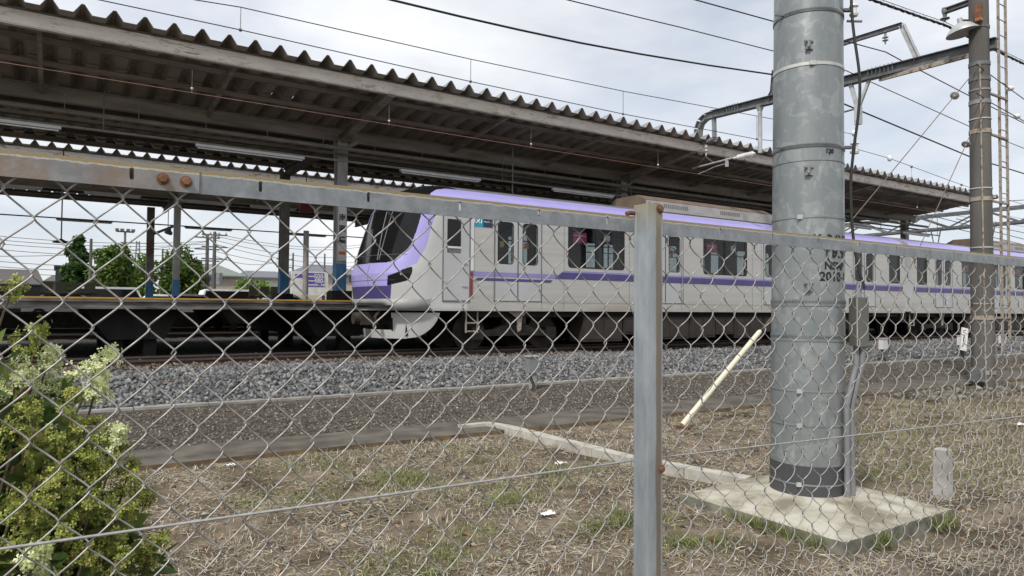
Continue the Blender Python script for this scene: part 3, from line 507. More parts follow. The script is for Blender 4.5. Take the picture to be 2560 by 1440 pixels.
# ------------------------------------------------------------------ guy wires
PX, PY = 16.67, 7.04
def seg(a, b, t): return Vector(a).lerp(Vector(b), t)
A1 = Vector((7.10, 6.70, .0)); B1 = Vector((PX-.2, PY, 6.78)); A1t = seg(A1, B1, .006)
gy = T('guy_wire', 'brown guy wire with pale yellow guard tube, left of the fat steel pole', 'guy wire', tuple(A1), 'guy wires of the concrete pole')
M().tube([A1t, B1], .0085, 6).build('wire', 'wire brown', gy)
M().tube([seg(A1, B1, .006), seg(A1, B1, .188), seg(A1, B1, .191)], [.040, .036, .024], 14).build('guard_tube', 'guard yellow', gy, True)
for t in (.05, .11, .168): M().tube([seg(A1, B1, t), seg(A1, B1, t+.0012)], .0405, 14).build('tube_joint', 'guard yellow', gy)
m = M(); p = seg(A1, B1, .006); m.tube([p, p+Vector((-.12, .0, -.0)), p+Vector((-.30, -.16, -.07))], .009, 6); m.tube([p, p+Vector((-.03, -.12, -.02)), p+Vector((-.24, -.28, -.07))], .009, 6); m.beam(p+Vector((-.10, .05, -.01)), p+Vector((.05, -.09, -.01)), .07, .02); m.build('anchor_rod', 'rust', gy)
def disc(c, ax, r=.075, parent=None, mat='porcelain dull'):
    m = M(); m.lathe(c, [(-.05, .016), (-.03, .02), (-.012, r), (.004, r), (.018, .035), (.05, .028), (.07, .014)], ax, 20); return m.build('insulator', mat, parent, True)
d1 = (B1-A1).normalized(); disc(seg(A1, B1, .895), d1, .085, gy)
A2 = onZ(2000, 1078, .0); B2 = Vector((PX-.1, PY-.15, 6.1)); A2 = Vector((11.4, 6.9, 0))
g2 = T('guy_wire', 'steeper brown guy wire ending at the lower clamp of the concrete pole', 'guy wire', tuple(A2), 'guy wires of the concrete pole')
M().tube([A2, B2], .0085, 6).build('wire', 'wire brown', g2); disc(seg(A2, B2, .83), (B2-A2).normalized(), .085, g2)
# ------------------------------------------------------------------ concrete pole with ladder, gantry arm
cp = T('concrete_pole', 'tall brown grey concrete mast with clamps at the right, carrying the overhead wires', 'mast', (PX, PY, 0))
def cr_(z): return .222-.0042*z
m = M(); m.lathe((PX, PY, 0), [(z, cr_(z)) for z in [-.1+.5*i for i in range(17)]+[7.96, 8.2, 8.40]], n=40); m.build('shaft', 'concrete pole', cp, True)
FV = Vector((-PX, -PY, 0)).normalized(); 
def ps(a, z, dr=0): d = FV*math.cos(a)+RV*math.sin(a); return Vector((PX+d.x*(cr_(z)+dr), PY+d.y*(cr_(z)+dr), z))
for z, h_, mt in ((6.38, .02, 'galvanised steel'), (6.62, .04, 'dull steel'), (6.95, .04, 'dull steel'), (6.12, .045, 'galvanised steel'), (5.75, .012, 'strap steel'), (5.48, .045, 'ladder paint'), (4.25, .012, 'strap steel'), (4.02, .045, 'ladder paint'), (2.98, .012, 'strap steel'), (2.73, .045, 'ladder paint'), (1.78, .015, 'ladder paint'), (1.48, .045, 'ladder paint'), (.32, .04, 'ladder paint'), (7.75, .03, 'dull steel')):
    M().lathe((PX, PY, 0), [(z-h_, cr_(z)), (z-h_, cr_(z)+.012), (z+h_, cr_(z)+.012), (z+h_, cr_(z))], n=32).build('clamp_band', mt, cp, True)
M().tube([ps(.05, 6.9, .03), ps(.12, 4, .03), ps(.18, 2, .03), ps(.2, .1, .03)], .017, 8).build('earth_pipe', 'ladder paint', cp, True)
m = M(); c = ps(-.45, .28, .06); m.beam(c-Vector((0, 0, .14)), c+Vector((0, 0, .14)), .26, .10); m.build('base_box', 'dull steel', cp)
m = M(); m.hbeam((16.8, 6.75, 8.46), (16.8, 7.80, 8.43), .13, .11); m.build('top_arm', 'dull steel', cp)
# working platform: reflector lamp
fl = T('floodlight', 'round silver reflector floodlight on the concrete mast', 'floodlight', (16.6, 7.5, 7.7), None)
c = Vector(onX(2405, 72, 16.45)); ax = Vector((-.1, .16, 1)).normalized()
M().lathe(c, [(-.10, .33), (-.095, .33), (-.02, .28), (.07, .19), (.13, .09), (.14, .05)], ax, 28).build('reflector', 'pale steel', fl, True)
M().lathe(c, [(-.094, .30), (-.08, .29)], ax, 28).build('lens', 'dull steel', fl, True)
M().lathe(c, [(.13, .055), (.24, .05)], ax, 14).build('lamp_neck', 'pale steel', fl, True)
M().tube([c+ax*.2, c+ax*.2+RV*.22, Vector((PX, PY, c.z+.12))], .022, 8).build('arm', 'rust', fl, True)
ob = T('warning_lamp', 'orange red lamp box on the concrete mast beside the floodlight', 'lamp', tuple(ps(.05, 7.9, .1)))
M().beam(ps(.0, 7.90, .09), ps(.0, 8.18, .09), .13, .10).build('housing', 'rust', ob); M().beam(ps(.0, 7.82, .09), ps(.0, 7.895, .09), .12, .09).build('lens', 'lens amber', ob)
ld = T('ladder', 'narrow weathered steel ladder standing beside the concrete mast', 'ladder', (17.65, 7.0, .6))
for x in (17.5, 17.86): M().box(x-.028, x+.028, 6.98, 7.02, .75 if x < 17.6 else 1.0, 9.2).build('side_rail', 'ladder paint', ld)
for i in range(23): M().tube([(17.5, 7.0, 1.05+.355*i), (17.86, 7.0, 1.05+.355*i)], .011, 6).build('rung', 'ladder paint', ld)
for z in (6.38, 5.48, 4.02, 2.73, 1.48): M().beam((PX+.1, PY-.05, z), (17.86, 6.99, z), .05, .04).build('standoff', 'ladder paint', ld)
ga = T('gantry_arm', 'grey steel beam arm reaching from the concrete mast over the near track', 'gantry', (16.8, 7.0, 7.3))
m = M(); b0 = Vector((16.8, 6.75, 7.37)); b1 = Vector((16.8, 14.5, 7.60)); m.hbeam(b0, b1, .20, .235)
m.build('beam', 'dull steel', ga)
for y in (8.95, 9.05, 9.15, 9.25, 9.35, 9.45, 9.55, 13.5, 13.6, 13.7, 13.8, 13.9): 
    z = 7.37+(y-6.75)*.0297; m = M(); m.tube([(16.73, y, z-.15), (16.73, y, z+.15)], .012, 6); m.build('splice_bolt', 'dull steel', ga)
# bent end
m = M(); pts = [(16.8, 14.5, 7.60), (16.8, 14.75, 7.58), (16.8, 14.95, 7.47), (16.8, 15.05, 7.28), (16.8, 15.08, 6.9), (16.8, 15.08, 6.45)]
for a, b in zip(pts, pts[1:]): m.hbeam(a, b, .20, .20)
m.build('bent_end', 'galvanised steel', ga)
m = M(); m.beam((16.8, 14.44, 7.5), (16.8, 14.42, 6.88), .10, .10); m.beam((16.8, 14.42, 6.86), (16.8, 15.0, 6.78), .10, .08); m.build('drop_bracket', 'galvanised steel', ga)
m = M(); m.tube([(16.8, 12.77, 7.46), (16.8, 12.77, 7.40), (16.8, 12.77, 7.30)], [.13, .10, .065], 14); m.tube([(16.8, 12.77, 7.32), (16.8, 12.77, 6.10)], .062, 14); m.build('drop_pipe', 'pale steel', ga, True)
fr = [(12.5, 7.56), (12.35, 7.75), (12.28, 8.36), (10.16, 8.47), (8.75, 8.44), (8.39, 7.50)]; m = M()
for (a, za), (b, zb) in zip(fr, fr[1:]): (m.hbeam((16.8, a, za), (16.8, b, zb), .09, .12, .012) if a != 8.75 else M().hbeam((16.8, a, za), (16.8, b, zb), .11, .12, .012).build('frame_leg', 'pale steel', ga))  # last leg's lit look is put into its paler steel colour
m.build('upper_frame', 'dull steel', ga)
m = M(); m.beam((16.8, 10.05, 7.38), (16.8, 9.87, 6.72), .06, .10, up=(0, 1, 0)); m.beam((16.8, 9.55, 7.36), (16.8, 9.83, 6.72), .06, .07, up=(0, 1, 0)); m.beam((16.8, 9.85, 6.74), (16.8, 9.85, 6.28), .10, .16, up=(0, 1, 0)); m.build('hanger_frame', 'pale steel', ga)
M().tube([(16.8, 9.85, 6.70), (16.8, 10.6, 6.68)], .025, 8).build('strut', 'dull steel', ga)
m = M(); m.beam((16.6, 7.04, 7.2), (16.8, 9.3, 7.28), .06, .10); m.build('brace', 'ladder paint', ga)
# insulators on the gantry
def ins_stack(name, c, ax, n, r, L_, parent, mat='porcelain', body='dull steel'):
    pr = [(-.06, .018)]
    for k in range(n): t = k*L_/n; pr += [(t, .022), (t+.01, r), (t+.02, r), (t+.03, .024)]
    pr += [(L_+.04, .018)]; return M().lathe(c, pr, ax, 18).build(name, mat, parent, True)
ins_stack('insulator', (16.8, 9.15, 8.28), (0, 0, -1), 2, .07, .14, ga, 'porcelain dull'); M().tube([(16.8, 9.15, 8.42), (16.8, 9.15, 8.26)], .03, 8).build('hanger', 'galvanised steel', ga, True)
ins_stack('insulator', (16.8, 14.75, 6.66), (0, 0, -1), 2, .085, .24, ga, 'porcelain'); 
ca = T('steady_arm', 'insulated steady arm tube holding the contact wire under the gantry arm', 'cantilever', (16.8, 12.8, 6.1))
a0 = Vector((16.8, 12.95, 6.13)); a1 = Vector((16.8, 15.30, 6.07))
M().tube([a0+Vector((0, .75, 0)), a1], .028, 10).build('tube', 'pale steel', ca, True)
m = M(); pr = [(0, .03)]
for k in range(8): t = .06+k*.07; pr += [(t, .035), (t+.015, .075), (t+.035, .075), (t+.05, .035)]
pr += [(.75, .03)]; m.lathe(a0, pr, (a1-a0), 18); m.build('insulator', 'porcelain', ca, True)
m = M(); m.tube([(16.8, 14.77, 6.36), (16.8, 15.15, 6.08)], .014, 6); m.tube([(16.8, 14.77, 6.36), (16.8, 14.45, 6.10)], .014, 6); m.build('stay', 'wire brown', ca)
m = M(); m.tube([(16.8, 13.95, 6.12), (16.8, 13.95, 5.98), (16.8, 14.05, 6.0), (16.8, 14.4, 5.98), (16.8, 14.8, 5.90), (16.8, 15.07, 5.86)], .014, 8); m.beam((16.8, 13.95, 5.90), (16.8, 13.95, 6.16), .06, .08); m.build('registration_arm', 'pale steel', ca, True)
# ------------------------------------------------------------------ overhead wires
def cat_(p, q, sag, n=14): p = Vector(p); q = Vector(q); return [p.lerp(q, k/n)-Vector((0, 0, 4*sag*(k/n)*(1-k/n))) for k in range(n+1)]
cs = T('contact_line', 'contact wire and messenger wire with droppers above the purple train', 'overhead line', (0, 15.07, 5.85))
M().tube([(-20, 15.07, 5.85), (16.8, 15.07, 5.855), (60, 15.07, 5.85)], .0095, 6).build('contact_wire', 'wire pink', cs)
m_pts = []
for x in range(-20, 61, 2): m_pts.append((x, 15.07, 6.32+.14*((x-4) / 13.0)**2 if x < 17 else 6.46-.14*((x-16.8)/13)*(1-(x-16.8)/43)*2))
M().tube(m_pts, .009, 6).build('messenger_wire', 'wire dark', cs)
for x in (-1.9, 2.21, 6.42, 10.43, 15.06, 20.5, 25.2, 30, 35):
    zt = next(p[2] for p in m_pts if p[0] >= x); m = M(); m.tube([(x, 15.07, zt), (x, 15.07, 5.86)], .006, 5); m.build('dropper', 'galvanised steel', cs); M().sphere((x, 15.07, 5.94), .028, 10, 6).build('dropper_clamp', 'porcelain', cs, True)
fs_ = T('feeder_line', 'twin thin wires with hangers running above the corrugated roof edge', 'overhead line', (0, 14, 6.9))
M().tube([onY(x, y, 14) for x, y in ((-60, -64), (250, 0), (602, 75), (1177, 204), (1558, 285), (1892, 348), (2139, 372), (2224, 396), (2404, 462), (2560, 512))], .010, 6).build('lower_wire', 'wire dark', fs_)
M().tube([onY(x, y, 14) for x, y in ((-60, -125), (490, 0), (602, 18), (1177, 148), (1558, 228), (1892, 290), (2135, 336))], .010, 6).build('upper_wire', 'wire dark', fs_)
for (x, y0), y1 in (((602, 18), 75), ((1177, 148), 204), ((1558, 228), 285), ((1892, 290), 348)):
    a = onY(x, y0, 14); b = onY(x, y1, 14); M().tube([a, (a[0], 14, b[2])], .009, 5).build('hanger', 'galvanised steel', fs_); M().sphere((a[0], 14, b[2]), .035, 8, 6).build('clamp', 'dull steel', fs_, True)
for x, y in ((2135, 333), (2224, 396)): M().sphere(onY(x, y, 14), .09, 12, 8, sz=1.3).build('insulator', 'porcelain', fs_, True)
for x, y in ((2279, 417), (2404, 462)):
    a = Vector(onY(x, y, 14)); M().tube([a, a-Vector((0, 0, .5))], .006, 5).build('hanger', 'galvanised steel', fs_); M().sphere(a, .05, 8, 6).build('clamp', 'dull steel', fs_, True)
def wire(label, Y, pts, r, mat='black rubber cable', extra=None, name='overhead_wire'):
    P = [Vector(onY(x, y, Y)) for x, y in pts]; o = M().tube(P, r, 8).build(name, mat, None, True); return tag(o, label, 'wire', 'overhead wires against the sky')
wire('thick black wire sagging across the middle of the sky to the steel pole', 12.3, [(700, -70), (980, 0), (1150, 41), (1300, 75), (1450, 107), (1600, 135), (1770, 163), (1936, 187), (2115, 262), (2430, 394), (2560, 434)], .024)
wire('thin black wire second from the right in the sky left of the steel pole', 9.9, [(1300, -32), (1420, 0), (1600, 44), (1700, 68), (1939, 129), (2114, 176), (2175, 204), (2430, 319), (2560, 371)], .011)
wire('black wire carried by the insulator under the trapezoid frame', 9.15, [(1500, -64), (1740, 0), (1939, 55), (2114, 103), (2214, 130), (2264, 157), (2428, 242), (2560, 308)], .013)
for lab, Y, pts, ip in (('upper thin wire with white insulator at the far right edge', 6.9, [(2440, 160), (2480, 190), (2560, 248), (2640, 300)], (2526, 221)), ('lower thin wire with white insulator at the far right edge', 6.9, [(2440, 232), (2480, 258), (2560, 303), (2640, 345)], (2542, 291))):
    e = T('insulated_wire', lab, 'wire', onY(*ip, Y), 'overhead wires against the sky'); M().tube([onY(x, y, Y) for x, y in pts], .010, 6).build('wire', 'wire dark', e); M().sphere(onY(*ip, Y), .075, 14, 8, sz=.8).build('insulator', 'porcelain', e, True)
e = T('bundled_cable', 'thick twisted black cable with hanger rings at the top right', 'cable', onY(2365, 60, 7.7), None)
P = [(2050, -45), (2180, 0), (2240, 21), (2300, 42), (2365, 64), (2430, 97), (2480, 122), (2560, 160), (2640, 195)]; W3 = [Vector(onY(x, y, 7.7)) for x, y in P]; fine = []
for a, b in zip(W3, W3[1:]):
    n = max(4, int((b-a).length/.06))
    fine += [a.lerp(b, k/n) for k in range(n)]
for ph in (0, 2.1, 4.2): M().tube([p+Vector((0, .016*math.cos(i*.5+ph), .016*math.sin(i*.5+ph))) for i, p in enumerate(fine)], .014, 6).build('strand', 'black rubber cable', e, True)
M().tube([p+Vector((0, 0, .075)) for p in W3], .007, 5).build('support_wire', 'wire dark', e)
m = M()
for i in range(0, len(fine), 7): p = fine[i]; m.tube([p+Vector((0, .035*math.cos(t), .022+.058*math.sin(t))) for t in [2*math.pi*k/10 for k in range(11)]], .005, 4, cap=False)
o = m.build('hanger_rings', 'galvanised steel', e); 
ai = T('arm_insulator', 'hanging insulator under the top arm of the concrete mast', 'insulator', onX(2365, 45, 16.8)); c = Vector(onX(2362, 22, 16.8))
M().lathe(c, [(-.02, .06), (.04, .07), (.16, .04), (.20, .03), (.22, .10), (.235, .10), (.25, .03), (.3, .02)], (0, 0, -1), 16).build('bell', 'galvanised steel', ai, True)
# ------------------------------------------------------------------ canopies
def corr(m, x0, x1, ya, za, yb, zb, per=.50, dep=.175, phase=0, n=1, rows=1, m_=0, thick=.006, edge=0):
    prof = [(.0, 0), (.36, 0), (.60, 1), (.70, 1), (.94, 0)]; X = []
    k = math.floor(x0/per)
    while k*per < x1:
        for a, h in prof: X.append((k*per+a*per+phase, h*dep))
        k += 1
    for r_ in range(rows):
        t0, t1 = r_/rows, (r_+1)/rows; t0 -= (.09 if r_ else 0); y0, y1 = ya+(yb-ya)*t0, ya+(yb-ya)*t1; z0, z1 = za+(zb-za)*t0, za+(zb-za)*t1; drop = .022*r_ if rows > 1 else 0
        o = len(m.v)
        for x, h in X: m.v += [(x, y0, z0+h-drop), (x, y1, z1+h-drop)]
        for i in range(len(X)-1): m.f.append((o+2*i, o+2*i+2, o+2*i+3, o+2*i+1)); m.mi.append(m_)
        o = len(m.v)
        for x, h in X: m.v += [(x, y0, z0+h-drop+thick), (x, y1, z1+h-drop+thick)]
        for i in range(len(X)-1): m.f.append((o+2*i, o+2*i+2, o+2*i+3, o+2*i+1)); m.mi.append(1)
        # visible cut edge
        for yy_, zz_ in ((y0, z0), (y1, z1)):
            o = len(m.v)
            for x, h in X: m.v += [(x, yy_, zz_+h-drop), (x, yy_, zz_+h-drop+thick)]
            for i in range(len(X)-1): m.f.append((o+2*i, o+2*i+2, o+2*i+3, o+2*i+1)); m.mi.append(2 if (edge and ((edge == 1 and r_ == 0 and yy_ == y0) or (edge == 2 and r_ == rows-1 and yy_ == y1))) else 0)
    return m
def canopy(yn, y1, y2, yf, zf, zb, x0, x1, pill, label, sub, fa_mat='cream paint with rust'):
    zn_ = zf; zff = zf+.14
    c = T('platform_canopy', label, 'canopy', (pill[0], y1, 1.77), 'station platform canopies')
    m = M(); corr(m, x0, x1, yn-.28, zf+.085, y1+.12, zb+.035, rows=3, edge=1); m.build('near_roof_wing', ['roof sheet', 'roof top', 'pale steel'], c, recalc=False)
    m = M(); corr(m, x0, x1, y1-.38, zb+.028, y2+.3, zb+.028); m.build('roof_middle', ['roof sheet', 'roof top', 'pale steel'], c, recalc=False)
    m = M(); corr(m, x0, x1, y2-.05, zb+.01, yf+.28, zff+.085, rows=2); m.build('far_roof_wing', ['roof sheet', 'roof top', 'pale steel'], c, recalc=False)
    for y, sgn in ((yn, 1), (yf, -1)):
        zf = zn_ if sgn > 0 else zff
        m = M(); m.box(x0, x1, y-.012, y+.012, zf-.225, zf+.03); m.box(x0, x1, y-(.012 if sgn < 0 else 0)+.0, y+.10*sgn+.012, zf-.245, zf-.2255) if sgn > 0 else m.box(x0, x1, y-.1, y+.012, zf-.245, zf-.2255)
        m.build('fascia', fa_mat, c)
        M().box(x0, x1, y-.035*sgn-.012, y-.035*sgn+.012, zf+.031, zf+.055).build('flashing', 'dark beam paint', c)
    zf = zn_
    for y in (y1, y2):
        hb = .32 if y == y1 else .13
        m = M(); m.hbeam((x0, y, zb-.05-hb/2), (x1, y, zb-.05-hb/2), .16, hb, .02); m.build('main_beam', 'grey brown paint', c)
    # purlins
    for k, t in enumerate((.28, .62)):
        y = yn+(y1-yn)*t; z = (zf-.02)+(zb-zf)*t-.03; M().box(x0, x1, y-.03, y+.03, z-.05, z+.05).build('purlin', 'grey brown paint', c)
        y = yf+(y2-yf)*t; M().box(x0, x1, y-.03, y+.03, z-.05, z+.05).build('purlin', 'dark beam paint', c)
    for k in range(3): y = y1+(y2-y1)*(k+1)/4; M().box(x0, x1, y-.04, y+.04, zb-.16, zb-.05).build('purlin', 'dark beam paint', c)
    # ribs
    sp = (pill[1]-pill[0])/3; n0 = math.ceil((x0-pill[0])/sp); n1 = math.floor((x1-pill[0])/sp)
    for k in range(n0, n1+1):
        x = pill[0]+k*sp; big = k % 3 == 0
        if big:
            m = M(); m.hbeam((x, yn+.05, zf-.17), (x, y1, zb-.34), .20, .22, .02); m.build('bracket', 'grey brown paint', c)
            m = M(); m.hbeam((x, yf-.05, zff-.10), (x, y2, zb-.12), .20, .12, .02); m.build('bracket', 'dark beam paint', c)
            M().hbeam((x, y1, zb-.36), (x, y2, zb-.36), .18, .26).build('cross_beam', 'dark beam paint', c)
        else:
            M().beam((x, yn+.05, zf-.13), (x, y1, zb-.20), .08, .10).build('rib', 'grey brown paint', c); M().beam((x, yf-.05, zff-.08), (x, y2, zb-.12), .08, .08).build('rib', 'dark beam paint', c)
    for x in pill:
        for y in (y1, y2):
            if not (x0 < x < x1): continue
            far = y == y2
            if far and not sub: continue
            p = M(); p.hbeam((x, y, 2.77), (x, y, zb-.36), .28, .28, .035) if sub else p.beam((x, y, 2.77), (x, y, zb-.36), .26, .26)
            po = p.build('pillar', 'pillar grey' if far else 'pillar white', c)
            M().beam((x, y, 2.05), (x, y, 2.77), .285, .285).build('blue_base', 'blue paint', po); M().box(x-.27, x+.27, y-.24, y+.24, 1.765, 2.05).build('plinth', 'dark concrete', po)
            if not far:
                m = M(); m.beam((x, y-.13, zb-.62), (x+.42, y-.08, zb-.34), .10, .10); m.build('knee_brace', 'grey brown paint', po)
                if sub:
                    sg = M().box(x-.115, x+.115, y-.162, y-.146, 2.85, 4.5).build('station_name_sign', 'sign white', po)
                    M().box(x-.09, x+.09, y-.169, y-.163, 3.02, 3.10).build('orange_bar', 'orange paint', po)
                    for i, ch in enumerate('南栗橋'):
                        write('lettering', ch, .20, (lambda zc: (lambda u, v: (x+u, y-.170, zc+v)))(4.0-.30*i), 'black paint', po, bold=.004)
    return c
can1 = canopy(14.95, 18.3, 23.8, 25.2, 6.77, 6.46, -6, 36.3, [-3.7, 6.42, 16.54, 26.66, 35.2], 'near gull wing canopy with cream fascia and corrugated roof above the train', True)
can2 = canopy(29.8, 34.0, 38.8, 42.2, 7.13, 6.75, -8, 40, [4.5, 14.5, 24.5, 34.5], 'far canopy seen between the pillars of the near platform', False)
# things under canopy 1
m = M(); m.tube([(-6, 17.6, 5.73), (20, 17.6, 5.76), (36, 17.6, 5.78)], .055, 8); 
o = T('cable_tray', 'long pale cable tray hung under the near canopy beam', 'cable tray', (0, 17.6, 5.7)); m.build('pipe', 'tray paint', o, True)
m = M(); m.box(-6, 36, 17.9, 18.15, 5.68, 5.70); m.build('tray', 'grey brown paint', o)
for i in range(28): x = -5.5+i*1.4; M().tube([(x, 17.6, 5.76), (x, 17.6, 6.1)], .008, 4).build('hanger', 'grey brown paint', o)
cdt = T('lighting_conduit', 'long horizontal conduit that carries the tube lamps under the near canopy', 'conduit', (0, 17.05, 5.26)); M().tube([(-6, 17.05, 5.30), (36, 17.05, 5.30)], .028, 8).build('pipe', 'tray paint', cdt, True)
for i in range(9): x = -4.2+5*i; M().tube([(x, 17.05, 5.3), (x, 17.05, 6.2)], .012, 5).build('hanger', 'dull steel', cdt)
def lamp(x, y, z, L_, label, mat='lamp white', grp='tube lamps under the near canopy'):
    e = T('tube_lamp', label, 'lamp', (x, y, z), grp); M().box(x, x+L_, y-.05, y+.05, z, z+.06).build('housing', mat, e); M().tube([(x+.04, y, z-.025), (x+L_-.04, y, z-.025)], .018, 10).build('tube', 'porcelain' if mat == 'lamp white' else mat, e, True); return e
for i, lab in enumerate(('white tube lamp cut off by the left edge of the photo', 'white tube lamp above the left part of the fence, left of the near white pillar', 'white tube lamp above the train cab', 'white tube lamp above the front passenger doors', 'white tube lamp in front of the second near pillar', 'white tube lamp hidden behind the fat steel pole', 'white tube lamp just right of the fat steel pole', 'white tube lamp near the far end of the canopy')):
    lamp(-2.4+5.0*i, 17.05, 5.215, 2.45, lab)
for i, x in enumerate((-1.9, .7, 3.4, 5.6, 7.8)):
    lamp(x, 25.0, 5.05, 1.55, ['bright tube lamp in the far row at the left photo edge', 'bright tube lamp in the far row left of the hazard striped pillar', 'bright tube lamp in the far row right of the slim blue based pillar', 'bright tube lamp in the far row left of the grey platform pillar', 'bright tube lamp in the far row left of the white name pillar'][i], grp='far row of tube lamps')
for i, x in enumerate((0.0, 4.9, 9.4)):
    lamp(x, 34.7, 5.18, 2.05, ['dark silhouetted tube lamp above the conical tree', 'dark silhouetted tube lamp right of the slim pillar', 'dark silhouetted tube lamp crossing the round steel pole'][i], 'dark beam paint', 'silhouetted tube lamps of the far canopy')  # backlit silhouette is put into the dark colour of these lamps
o = M().tube([(-8, 34.7, 5.25), (40, 34.7, 5.25)], .03, 6).build('lighting_conduit', 'dark beam paint', None); tag(o, 'dark conduit joining the silhouetted lamps of the far canopy', 'conduit')
# antenna rod on the train, hanging signal
o = T('hanging_lamp', 'black saucer lamp hanging on a long rod left of the conical tree', 'lamp', (.03, 21, 3.5)); c = Vector(onY(153, 603, 21)); M().tube([c, (c.x, 21, 5.6)], .018, 6).build('rod', 'dull steel', o); M().lathe(c, [(-.04, .19), (-.02, .2), (.03, .07), (.06, .03)], n=18).build('shade', 'black paint', o, True)
o = T('hanging_loudspeaker', 'small grey loudspeaker hanging on a rod beside the slim pillar', 'loudspeaker', onY(420, 575, 24)); c = Vector(onY(420, 577, 24)); M().tube([c, (c.x, 24, 5.8)], .012, 6).build('rod', 'dull steel', o); M().lathe(c+Vector((0, 0, -.1)), [(0, .11), (.08, .12), (.14, .05), (.2, .03)], (.3, -.3, 1), 14).build('horn', 'dull steel', o, True)
# camera pair
for x, y, Y, lab in ((765, 519, 24.5, 'dark red hanging guide sign under the near canopy'),):
    c = onY(x, y, Y); o = T('guide_sign', lab, 'sign', c); M().box(c[0]-.22, c[0]+.22, Y-.04, Y+.04, c[2]-.18, c[2]+.18).build('board', 'red paint', o); M().tube([(c[0], Y, c[2]+.18), (c[0], Y, 6.2)], .015, 6).build('rod', 'dull steel', o)
# ------------------------------------------------------------------ platforms
def platform(y0, y1, x0, x1, label, piers, zt=1.765):
    p = T('station_platform', label, 'platform', (0, y0, .5), 'station platforms')
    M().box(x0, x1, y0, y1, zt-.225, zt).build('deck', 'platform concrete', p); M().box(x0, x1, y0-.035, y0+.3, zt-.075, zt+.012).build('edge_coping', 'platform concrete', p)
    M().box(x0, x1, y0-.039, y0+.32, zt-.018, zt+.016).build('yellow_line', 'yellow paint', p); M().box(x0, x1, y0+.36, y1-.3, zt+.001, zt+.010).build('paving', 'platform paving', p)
    for x in piers:
        m = M(); m.plate([(x-.95, zt-.226), (x+.95, zt-.226), (x+.62, zt-.90), (x-.5, zt-.90)], [], 'y', y0+.9, y1-.9)
        for yy in (y0+1.4, (y0+y1)/2, y1-1.6):
            m.box(x-.42, x-.18, yy-.2, yy+.2, .3, zt-.9); m.box(x+.22, x+.48, yy-.2, yy+.2, .3, zt-.9)
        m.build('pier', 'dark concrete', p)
    return p
platform(16.62, 25.4, -12, 46, 'near dark concrete platform on stubby piers behind the train nose', [-8+4.6*i+.3 for i in range(12)])
platform(31.5, 41, -14, 46, 'far platform seen dimly between the piers of the near one', [-8+5*i for i in range(11)])
o = M().box(-40, 60, 41.2, 41.4, .4, 1.3).build('retaining_wall', 'trough concrete', None); tag(o, 'low pale retaining wall behind the far platform', 'wall')
# benches on platform 1 (px 40-110 and 600-720)
def bench(cx, y, label):
    e = T('platform_bench', label, 'bench', (cx, y, 1.77), 'platform benches')
    for i in range(4):
        x = cx-.9+i*.52; m = M(); m.plate([(x-.22, 2.17), (x+.22, 2.17), (x+.2, 2.62), (x-.2, 2.62)], [], 'y', y+.22, y+.27); m.box(x-.23, x+.23, y-.2, y+.22, 2.15, 2.20); m.build('seat', 'bench olive', e, True)
    M().box(cx-1.2, cx+1.0, y-.03, y+.03, 2.05, 2.14).build('frame', 'dark beam paint', e)
    for x in (cx-.8, cx+.6): M().box(x-.03, x+.03, y-.03, y+.03, 1.775, 2.05).build('leg', 'dark beam paint', e)
bench(.65, 35.5, 'olive moulded seats on the far platform left of the conical tree'); bench(9.1, 35.5, 'olive moulded seats on the far platform beside the grey pillar')
# round steel pole between platforms, hazard pillar, dark pillar
o = M().lathe((9.33, 31.0, .4), [(0, .125), (4.6, .12)], n=20).build('round_steel_pole', 'pillar grey', None, True); tag(o, 'round grey steel pole standing in front of the purple billboard', 'pole')
hp = T('hazard_pillar', 'dark pillar with red and white hazard stripes and blue base', 'pillar', (3.9, 38.0, 1.77)); x = 3.86
M().box(x-.16, x+.16, 37.85, 38.15, 2.8, 6.4).build('shaft', 'pillar grey', hp); M().box(x-.165, x+.165, 37.84, 38.16, 1.77, 2.8).build('blue_base', 'blue paint', hp)
m = M()
for k in range(4): z = 4.0+.17*k; m.add([(x-.15, 37.845, z), (x+.15, 37.845, z+.22), (x+.15, 37.845, z+.30), (x-.15, 37.845, z+.08)], [(0, 1, 2, 3)])
m.build('stripes', 'red paint', hp, recalc=False)
M().beam((x+.1, 38, 5.1), (x+1.1, 38, 5.6), .12, .12).build('brace', 'pillar grey', hp)
# ------------------------------------------------------------------ the train
train = T('train', 'silver and lavender commuter train with black sloping windscreen at the near platform', 'train', (16, 15.07, .61))
YN, YF, YM = 13.67, 16.47, 15.07; ZB = 1.545
WPR = [(1.545, 1.395), (1.60, 1.40), (3.80, 1.40), (3.93, 1.385), (4.06, 1.34), (4.17, 1.25), (4.25, 1.12), (4.33, .93), (4.41, .68), (4.47, .45), (4.51, .22), (4.53, 0.0)]
def interp(tab, z):
    if z <= tab[0][0]: return tab[0][1]
    for (a, p), (b, q) in zip(tab, tab[1:]):
        if z <= b: return p+(q-p)*(z-a)/(b-a)
    return tab[-1][1]
XF = [(1.545, 5.86), (1.80, 5.80), (2.10, 5.76), (2.35, 5.74), (2.60, 5.80), (3.0, 5.93), (3.4, 6.06), (3.8, 6.21), (4.0, 6.33), (4.15, 6.46), (4.3, 6.66), (4.42, 6.98), (4.49, 7.25), (4.53, 7.5)]
ZBX = [(5.5, 2.575), (5.98, 2.58), (6.06, 2.60), (6.2, 2.69), (6.33, 2.84), (6.42, 2.98), (6.557, 3.33), (6.66, 3.67), (6.78, 3.95), (6.95, 4.16), (7.15, 4.27), (7.41, 4.33), (9, 4.345)]      # windscreen lower edge z by x
